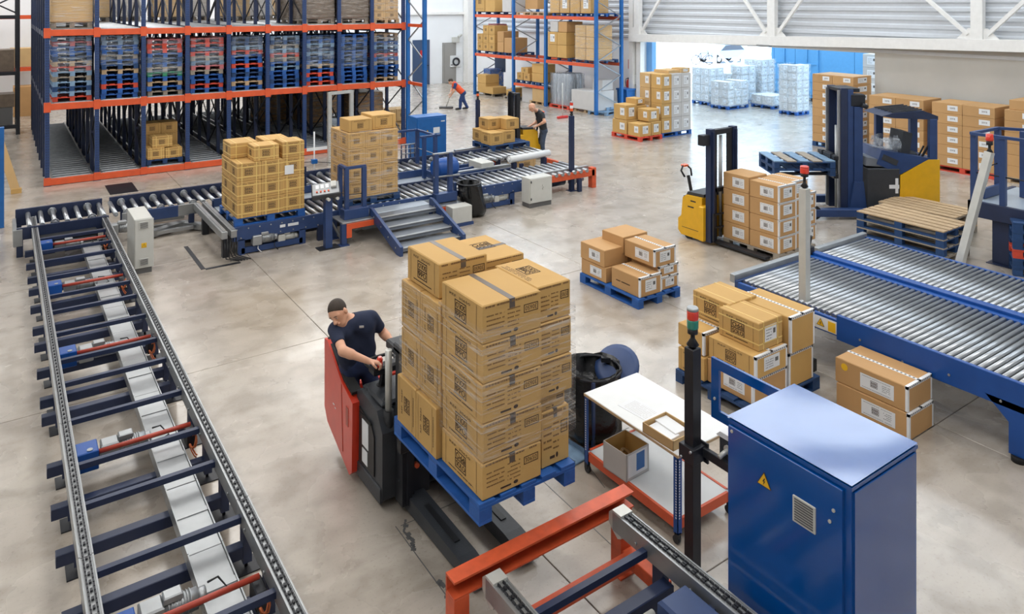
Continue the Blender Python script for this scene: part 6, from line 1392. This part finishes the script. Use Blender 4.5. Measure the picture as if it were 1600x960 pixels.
carton(.85, 36.3, 1.99, 1.0, .8, .75, 'distant carton on the orange beam between the racks', None, 'carton_pale'); carton(.9, 36.2, 0, .9, .8, 1.2, 'distant tall carton on the floor between the racks', None, 'carton_brown'); carton(1.5, 35.0, 0, .28, .5, 1.55, 'upright tan board carton standing at the end of the aisle', None, 'carton')
lb_ = thing('leaning_board', 'long beige cardboard board leaning beside the blue post', 'board', (*P(26, 302), 0)); bx1 = obj('board', MB().bevbox(-.09, -.05, 0, .09, .05, 1.62, .004), 'carton_pale', lb_, rot=(0, -.26, 0)); obj('foot_block', MB().bevbox(-.12, -.06, 0, .1, .06, .12, .004), 'carton', lb_)
bp_ = thing('rack_end_frame', 'bright blue upright post at the left frame edge', 'rack frame', (*P(1, 356), 0)); obj('upright', MB().bevbox(-.06,-.06,0,.06,.06,2.05,.006), 'bright_blue', bp_); obj('end_board', MB().bevbox(-.5,-.04,.9,-.06,.04,2.05,.004), 'carton_pale', bp_)
# ------------------------------------------------------------ people: smooth bodies grown from tapered limbs (a distance field turned into one surface)
R_ = Vector((math.sin(TH), -math.cos(TH), 0)); F_ = Vector((math.cos(TH), math.sin(TH), 0))
def W(px, py, Z):
    """joint read off the photograph at distance Z along the view"""
    return R_*((px-HX)/FOC*Z)+F_*Z+Vector((0, 0, EYE-(py-HY)/FOC*Z))
def smin(a, b, k):
    h = np.clip(.5+.5*(b-a)/k, 0, 1); return b*(1-h)+a*h-k*h*(1-h)
class Field:
    def __init__(s, lo, hi, h):
        s.lo = np.array(lo, float); s.h = h; s.n = np.ceil((np.array(hi)-s.lo)/h).astype(int)+1
        s.D = np.ones(tuple(s.n), np.float32)
    def _sub(s, lo, hi):
        a = np.clip(np.floor((np.array(lo)-s.lo)/s.h).astype(int), 0, s.n); b = np.clip(np.ceil((np.array(hi)-s.lo)/s.h).astype(int)+1, 0, s.n)
        if (b <= a).any(): return None
        ax = [s.lo[i]+s.h*np.arange(a[i], b[i]) for i in range(3)]
        return tuple(slice(a[i], b[i]) for i in range(3)), np.meshgrid(*ax, indexing='ij', sparse=True)
    def cap(s, p, q, r1, r2, k=.02, sub=False):
        p = np.array(p); q = np.array(q); m = max(r1, r2)+.06; g = s._sub(np.minimum(p, q)-m, np.maximum(p, q)+m)
        if g is None: return
        sl, (x, y, z) = g; d = q-p; L2 = max(d@d, 1e-9)
        t = np.clip(((x-p[0])*d[0]+(y-p[1])*d[1]+(z-p[2])*d[2])/L2, 0, 1)
        v = np.sqrt((x-p[0]-t*d[0])**2+(y-p[1]-t*d[1])**2+(z-p[2]-t*d[2])**2)-(r1+(r2-r1)*t)
        s.D[sl] = -smin(-s.D[sl], v, k) if sub else smin(s.D[sl], v, k)
    def ell(s, c, ax, r, k=.02):
        """ellipsoid: centre, three unit axes, three radii"""
        c = np.array(c); m = max(r)+.06; g = s._sub(c-m, c+m)
        if g is None: return
        sl, (x, y, z) = g; q = 0
        for a, rr in zip(ax, r): q = q+(((x-c[0])*a[0]+(y-c[1])*a[1]+(z-c[2])*a[2])/rr)**2
        v = (np.sqrt(q)-1)*min(r); s.D[sl] = smin(s.D[sl], v, k)
    def cut(s, p, n):
        """keep the side the normal points away from"""
        x, y, z = np.meshgrid(*[s.lo[i]+s.h*np.arange(s.n[i]) for i in range(3)], indexing='ij', sparse=True)
        s.D = np.maximum(s.D, ((x-p[0])*n[0]+(y-p[1])*n[1]+(z-p[2])*n[2]).astype(np.float32))
    def mesh(s, name, m):
        D = s.D; S = D < 0; n = D.shape
        cnt = np.zeros(tuple(k-1 for k in n), np.int8)
        cs = [(i, j, k) for i in (0, 1) for j in (0, 1) for k in (0, 1)]
        sl = lambda c: tuple(slice(c[i], n[i]-1+c[i]) for i in range(3))
        for c in cs: cnt += S[sl(c)]
        act = (cnt > 0) & (cnt < 8); idx = -np.ones(act.shape, np.int64); ii = np.argwhere(act); idx[act] = np.arange(len(ii))
        acc = np.zeros((len(ii), 3)); num = np.zeros(len(ii))
        for c in cs:
            for a in range(3):
                if c[a]: continue
                e = list(c); e[a] = 1
                d0 = D[ii[:,0]+c[0], ii[:,1]+c[1], ii[:,2]+c[2]]; d1 = D[ii[:,0]+e[0], ii[:,1]+e[1], ii[:,2]+e[2]]
                w = (d0 < 0) != (d1 < 0); t = np.where(w, d0/(d0-d1+1e-12), 0); pt = np.tile(np.array(c, float), (len(ii), 1)); pt[:,a] += t
                acc[w] += pt[w]; num[w] += 1
        V = s.lo+s.h*(ii+acc/num[:,None]); F = []
        for a in range(3):
            b, c = (a+1) % 3, (a+2) % 3
            s0 = [slice(None)]*3; s1 = [slice(None)]*3; s0[a] = slice(0, n[a]-1); s1[a] = slice(1, n[a])
            ed = np.argwhere(S[tuple(s0)] != S[tuple(s1)])
            ed = ed[(ed[:,b] > 0) & (ed[:,c] > 0) & (ed[:,b] < n[b]-1) & (ed[:,c] < n[c]-1)]
            q = []
            for db, dc in ((1,1),(0,1),(0,0),(1,0)):
                t = ed.copy(); t[:,b] -= db; t[:,c] -= dc; q.append(idx[t[:,0], t[:,1], t[:,2]])
            q = np.stack(q, 1); fl = ~S[ed[:,0], ed[:,1], ed[:,2]]; q[fl] = q[fl][:, ::-1]; F.append(q)
        F = np.concatenate(F); F = F[(F >= 0).all(1)]
        me = bpy.data.meshes.new(name); me.from_pydata(V.tolist(), [], F.tolist()); me.materials.append(MATS[m]); me.polygons.foreach_set('use_smooth', [True]*len(F)); me.update()
        return me
mat('lips', (172,104,90), .5); mat('eye_white', (225,222,215), .3); mat('eye_dark', (40,30,24), .25); mat('shoe_black', (30,30,32), .5); mat('belt_brown', (50,42,36), .5)
mat('glove_orange', (214,150,96), .7)
def person(label, J, face, up, h, s=1.0, shirt='shirt_navy', trousers='trousers_navy', hair='hair_dark', bald=False, belly=1., hands=None, vest=None, group=None):
    """J: joints; face / up: where the head looks and its crown direction; hands: {'r': (palm dir, knuckle dir)}"""
    V = lambda k: Vector(J[k])
    face = Vector(face).normalized(); up = Vector(up); up = (up-face*up.dot(face)).normalized(); lat = face.cross(up).normalized()
    t = thing('person', label, 'person', (0, 0, 0)); allp = [V(k) for k in J]
    lo = [min(p[i] for p in allp)-.28 for i in range(3)]; hi = [max(p[i] for p in allp)+.28 for i in range(3)]
    hc = V('head'); B = Field(lo, hi, h)
    # head: skull, face, jaw, nose, brow, ears
    def head(F, g=0.):
        F.ell(hc+up*.03*s-face*.012*s, (face, up, lat), ((.098+g)*s, (.096+g)*s, (.08+g)*s), .01)
        if g: return
        F.cap(hc+face*.03*s-up*.0*s, hc+face*.042*s-up*.085*s, .066*s, .04*s, .03); F.cap(hc+face*.04*s-up*.092*s-lat*.014*s, hc+face*.04*s-up*.092*s+lat*.014*s, .028*s, .028*s, .02)
        for q in (-1, 1): F.cap(hc-up*.06*s+lat*q*.05*s, hc+face*.045*s-up*.085*s+lat*q*.02*s, .024*s, .02*s, .03); F.cap(hc+face*.075*s+up*.028*s+lat*q*.014*s, hc+face*.066*s+up*.026*s+lat*q*.05*s, .013*s, .012*s, .012)
        F.cap(hc+face*.088*s+up*.012*s, hc+face*.112*s-up*.03*s, .011*s, .016*s, .012)
        for q in (-1, 1):
            F.ell(hc-face*.008*s-up*.012*s+lat*q*.083*s, (face, up, lat), (.02*s, .033*s, .012*s), .008); F.cap(hc+face*.096*s-up*.034*s+lat*q*.01*s, hc+face*.096*s-up*.034*s+lat*q*.014*s, .009*s, .008*s, .008)
        F.cap(hc+face*.09*s-up*.058*s-lat*.016*s, hc+face*.09*s-up*.058*s+lat*.016*s, .011*s, .011*s, .01)
    head(B); B.cap(V('neck'), hc-up*.05*s-face*.01*s, .058*s, .052*s, .03)
    def torso(F, g, lowz=1.0):
        sl_, sr_, hl, hr, nk = V('shl'), V('shr'), V('hipl'), V('hipr'), V('neck'); mid = (hl+hr)/2; k = .05*s
        F.cap(sl_*.86+sr_*.14, sr_*.86+sl_*.14, .068*s+g, .068*s+g, k)
        for a, b_ in ((sl_, hl), (sr_, hr)):
            o = (sl_+sr_)/2; a2 = a*.56+o*.44-Vector((0,0,.06*s)); F.cap(a2, b_*.6+a2*.4, .1*s+g, .088*s*belly+g, k); F.cap(b_*.6+a2*.4, b_, .088*s*belly+g, .098*s+g, k)
        F.cap(nk-Vector((0,0,.03*s)), nk*.5+mid*.5, .07*s+g, .1*s*belly+g, k); F.cap(nk, (sl_+nk)/2, .045*s+g, .05*s+g, k); F.cap(nk, (sr_+nk)/2, .045*s+g, .05*s+g, k)
    torso(B, -.004)
    for q in 'lr':
        B.cap(V('sh'+q), V('el'+q), .052*s, .042*s, .03); B.cap(V('el'+q), V('wr'+q), .044*s, .028*s, .02)
        mid = V('el'+q)*.72+V('wr'+q)*.28; B.cap(V('el'+q), mid, .04*s, .045*s, .02)
        B.cap(V('hip'+q), V('kn'+q), .082*s, .058*s, .03); B.cap(V('kn'+q), V('an'+q), .056*s, .038*s, .03); B.cap(V('an'+q), V('to'+q), .036*s, .03*s, .02)
        # hand: palm, four unequal curled fingers with knuckles, thumb from the side
        w = V('wr'+q); d, nrm = hands[q]; d = Vector(d).normalized(); nrm = Vector(nrm); nrm = (nrm-d*nrm.dot(d)).normalized(); sd = d.cross(nrm).normalized()*(1 if q == 'l' else -1)   # sd points to the thumb side
        for u in (-.024, -.008, .008, .024): B.cap(w+d*.01*s+sd*u*.6*s, w+d*.082*s+sd*u*s, .017*s, .0135*s, .012)
        for i, (u, l) in enumerate(((.027, .068), (.009, .076), (-.009, .07), (-.026, .055))):
            p0 = w+d*.085*s+sd*u*s; p1 = p0+(d*.8+nrm*.55).normalized()*l*.45*s; p2 = p1+(d*.15+nrm*1.).normalized()*l*.33*s; p3 = p2+(-d*.5+nrm*.75).normalized()*l*.25*s
            B.cap(p0, p1, .0105*s, .0098*s, .005); B.cap(p1, p2, .0098*s, .009*s, .003); B.cap(p2, p3, .009*s, .008*s, .003)
        p0 = w+d*.03*s+sd*.028*s; p1 = p0+(d*.6+sd*.7+nrm*.35).normalized()*.042*s; p2 = p1+(d*.7+nrm*.6-sd*.1).normalized()*.034*s
        B.cap(p0, p1, .0135*s, .0115*s, .008); B.cap(p1, p2, .0115*s, .0095*s, .003)
    obj('body', B.mesh('body', 'skin'), parent=t)
    # clothes as their own surfaces over the body
    S = Field(lo, hi, max(h, .008)); torso(S, .009)
    for q in 'lr':
        e = V('sh'+q)*.42+V('el'+q)*.58; S.cap(V('sh'+q), e, .064*s, .06*s, .03)
    for q in 'lr':
        d = (V('el'+q)-V('sh'+q)).normalized(); e = V('sh'+q)*.42+V('el'+q)*.58
        S.cap(e+d*.055*s, e+d*.1*s, .055*s, .055*s, .004, sub=True)
    mid = (V('hipl')+V('hipr'))/2; ax = (V('neck')-mid).normalized()
    S.cap(V('neck')+ax*.075*s+face*.03*s, V('neck')+ax*.03*s+face*.04*s, .07*s, .055*s, .01, sub=True)
    wv = np.random.RandomState(3); gx = [S.lo[i]+S.h*np.arange(S.n[i]) for i in range(3)]; x, y, z = np.meshgrid(*gx, indexing='ij', sparse=True)
    S.D = S.D+(.0035*s*np.sin(38/s*(z+.6*x-.4*y))*np.sin(21/s*(x+y))).astype(np.float32)
    S.cut(mid-ax*.055*s, -ax); shm = obj('t_shirt', S.mesh('t_shirt', shirt), parent=t)
    T = Field(lo, hi, max(h, .008))
    for q in 'lr':
        T.cap(V('hip'+q), V('kn'+q), .096*s, .072*s, .03); T.cap(V('kn'+q), V('an'+q), .071*s, .058*s, .03)
    T.cap(V('hipl'), V('hipr'), .104*s, .104*s, .05); T.cap(mid, mid+ax*.06*s, .1*s, .1*s, .05)
    T.D = T.D+(.004*s*np.sin(45/s*(z+.3*x))*np.sin(17/s*(x-y))).astype(np.float32); T.cut(mid+ax*.075*s, ax)
    for q in 'lr': pass
    obj('trousers', T.mesh('trousers', trousers), parent=t)
    for q in 'lr':
        Fo = Field([min(V('an'+q)[i], V('to'+q)[i])-.12 for i in range(3)], [max(V('an'+q)[i], V('to'+q)[i])+.12 for i in range(3)], .008)
        Fo.cap(V('an'+q)-Vector((0,0,.02*s)), V('to'+q), .048*s, .04*s, .02); Fo.cap(V('an'+q)+Vector((0,0,.03*s)), V('an'+q), .045*s, .05*s, .02); Fo.cut(V('to'+q)-Vector((0,0,.03*s)), Vector((0,0,-1))); obj('shoe', Fo.mesh('shoe', 'shoe_black'), parent=t)
    if vest:
        Ve = Field(lo, hi, .01); torso(Ve, .02); Ve.cut(mid-ax*.0*s, -ax); Ve.cap(V('neck')+ax*.1*s, V('neck')+ax*.02*s, .075*s, .065*s, .01, sub=True); obj('vest', Ve.mesh('vest', vest), parent=t)
    if not bald:
        Hh = Field([hc[i]-.16*s for i in range(3)], [hc[i]+.16*s for i in range(3)], min(h, .006)); head(Hh, .003); n = (face*.74-up*.62).normalized(); Hh.cut(hc+face*.046*s+up*.052*s, n)
        Hh.cut(hc-up*.045*s, -up); 
        for q in (-1, 1): Hh.cap(hc+face*.05*s-up*.03*s+lat*q*.1*s, hc+face*.0*s-up*.05*s+lat*q*.1*s, .04*s, .045*s, .005, sub=True)
        obj('hair', Hh.mesh('hair', hair), parent=t)
    for q in (-1, 1):
        e = hc+face*.083*s+up*.008*s+lat*q*.031*s
        ey = obj('eye', MB().lathe([(.002,-.0095*s),(.007*s,-.0065*s),(.0098*s,0),(.007*s,.0065*s),(.002,.0095*s)], n=10), 'eye_white', t, e); obj('iris', MB().lathe([(.001,-.006*s),(.006*s,0),(.001,.006*s)], n=8), 'eye_dark', ey, face*.007*s)
        if not bald: obj('eyebrow', MB().tube([e+face*.012*s+up*.02*s+lat*q*(-.014)*s, e+face*.013*s+up*.024*s, e+face*.006*s+up*.019*s+lat*q*.017*s], .0035*s), hair, t)
    obj('mouth', MB().tube([hc+face*.096*s-up*.058*s-lat*.02*s, hc+face*.102*s-up*.056*s, hc+face*.096*s-up*.058*s+lat*.02*s], [.003*s, .0055*s, .003*s]), 'lips', t)
    return t, shm
# the operator leaning out of the stacker to look past his load
J = dict(head=W(528.5, 488, 7.27), neck=W(547, 502, 7.42), shl=W(581, 496, 7.48), shr=W(522, 515, 7.27), ell=W(599, 521, 7.6), elr=W(536, 549, 7.0), wrl=W(615, 537, 7.5), wrr=W(577, 565, 7.02),
    hipl=W(571, 567, 7.50), hipr=W(548, 570, 7.44))
J['hipl'] += Vector((0,0,.02)); J['knl'] = J['hipl']+Vector((.08,-.05,-.38)); J['knr'] = J['hipr']+Vector((-.0,-.02,-.38)); J['anl'] = Vector((3.2, 7.1, .24)); J['anr'] = Vector((2.99, 7.08, .24)); J['tol'] = J['anl']+Vector((-.02,-.14,-.035)); J['tor'] = J['anr']+Vector((-.04,-.13,-.035))
fd = -F_*.86-R_*.2+Vector((0,0,-.42)); ud = Vector((0,0,1))-R_*.42
man, shm = person('man in navy t-shirt leaning out of the red stacker, looking down past the load', J, fd, ud, .0062, 1.0, 'shirt_navy', 'trousers_navy', hands={'r': (R_*.9+Vector((0,0,-.1)), -F_*.2+Vector((0,0,-1))), 'l': (R_*.6-F_*.5, Vector((0,0,-1)))})
lg = obj('chest_logo', MB().bevbox(-.022, -.003, -.012, .022, .003, .012, .002), 'carton_grey', shm, W(565, 511, 7.285), rz=-.9); lg.rotation_euler = (.25, 0, RC+.15)
# the man at the small yellow stacker
Z2 = 22.0
J = dict(head=W(831.5, 168, Z2-.2), neck=W(839.5, 173.5, Z2), shl=W(843, 178, Z2+.18), shr=W(846.5, 178, Z2-.18), ell=W(838, 191, Z2+.25), elr=W(851, 190, Z2-.32), wrl=W(828, 197, Z2+.1), wrr=W(839, 197, Z2-.25), hipl=W(849, 204, Z2+.1), hipr=W(850, 204, Z2-.1))
g0 = W(846, 243, Z2); fz = .09
J['anl'] = Vector((*W(843, 240, Z2+.1)[:2], fz)); J['anr'] = Vector((*W(849, 240, Z2-.12)[:2], fz))
for q in 'lr': J['kn'+q] = (J['hip'+q]+J['an'+q])/2-R_*.04; J['to'+q] = J['an'+q]-R_*.16-Vector((0,0,.045))
person('bald man in dark t-shirt bending over the tiller of the small yellow stacker', J, -R_*.8-F_*.1+Vector((0,0,-.5)), Vector((0,0,1))-R_*.5, .012, 1.0, 'shirt_black', 'jeans', bald=True, hands={'r': (-R_*.9-Vector((0,0,.3)), Vector((0,0,-1))), 'l': (-R_*.9-Vector((0,0,.2)), Vector((0,0,-1)))})
# the sweeper far back
Z3 = 31.8
J = dict(head=W(704.5, 127.5, Z3-.1), neck=W(709, 130, Z3), shl=W(710, 131, Z3+.19), shr=W(711.5, 132, Z3-.19), ell=W(706, 140, Z3+.2), elr=W(709, 142, Z3-.22), wrl=W(704, 146, Z3), wrr=W(705, 149, Z3-.1), hipl=W(722, 144.5, Z3+.09), hipr=W(724, 145, Z3-.09))
J['anl'] = Vector((*W(730, 168.5, Z3+.1)[:2], fz)); J['anr'] = Vector((*W(719, 169.5, Z3-.1)[:2], fz))
for q in 'lr': J['kn'+q] = (J['hip'+q]+J['an'+q])/2-R_*.05; J['to'+q] = J['an'+q]-R_*.17-Vector((0,0,.045))
person('man in orange vest and blue trousers bent over, sweeping the far floor', J, -R_*.75+Vector((0,0,-.6)), Vector((0,0,.7))-R_*.7, .014, 1.05, 'trousers_blue', 'trousers_blue', vest='shirt_orange', hands={'r': (-R_*.5-Vector((0,0,.8)), -R_), 'l': (-R_*.5-Vector((0,0,.8)), -R_)})
bm_ = thing('push_broom', 'grey push broom held by the man in the orange vest', 'broom', (0, 0, 0)); p0 = W(704.5, 147, Z3-.05); p1 = Vector((*P(697, 169.5), .05))
obj('handle', MB().cyl(p0+(p0-p1).normalized()*.15, p1, .02), 'grey_panel', bm_); obj('head', MB().bevbox(-.3,-.07,0,.3,.07,.09,.02), 'grey_dark', bm_, (p1[0], p1[1], 0), rz=RC)
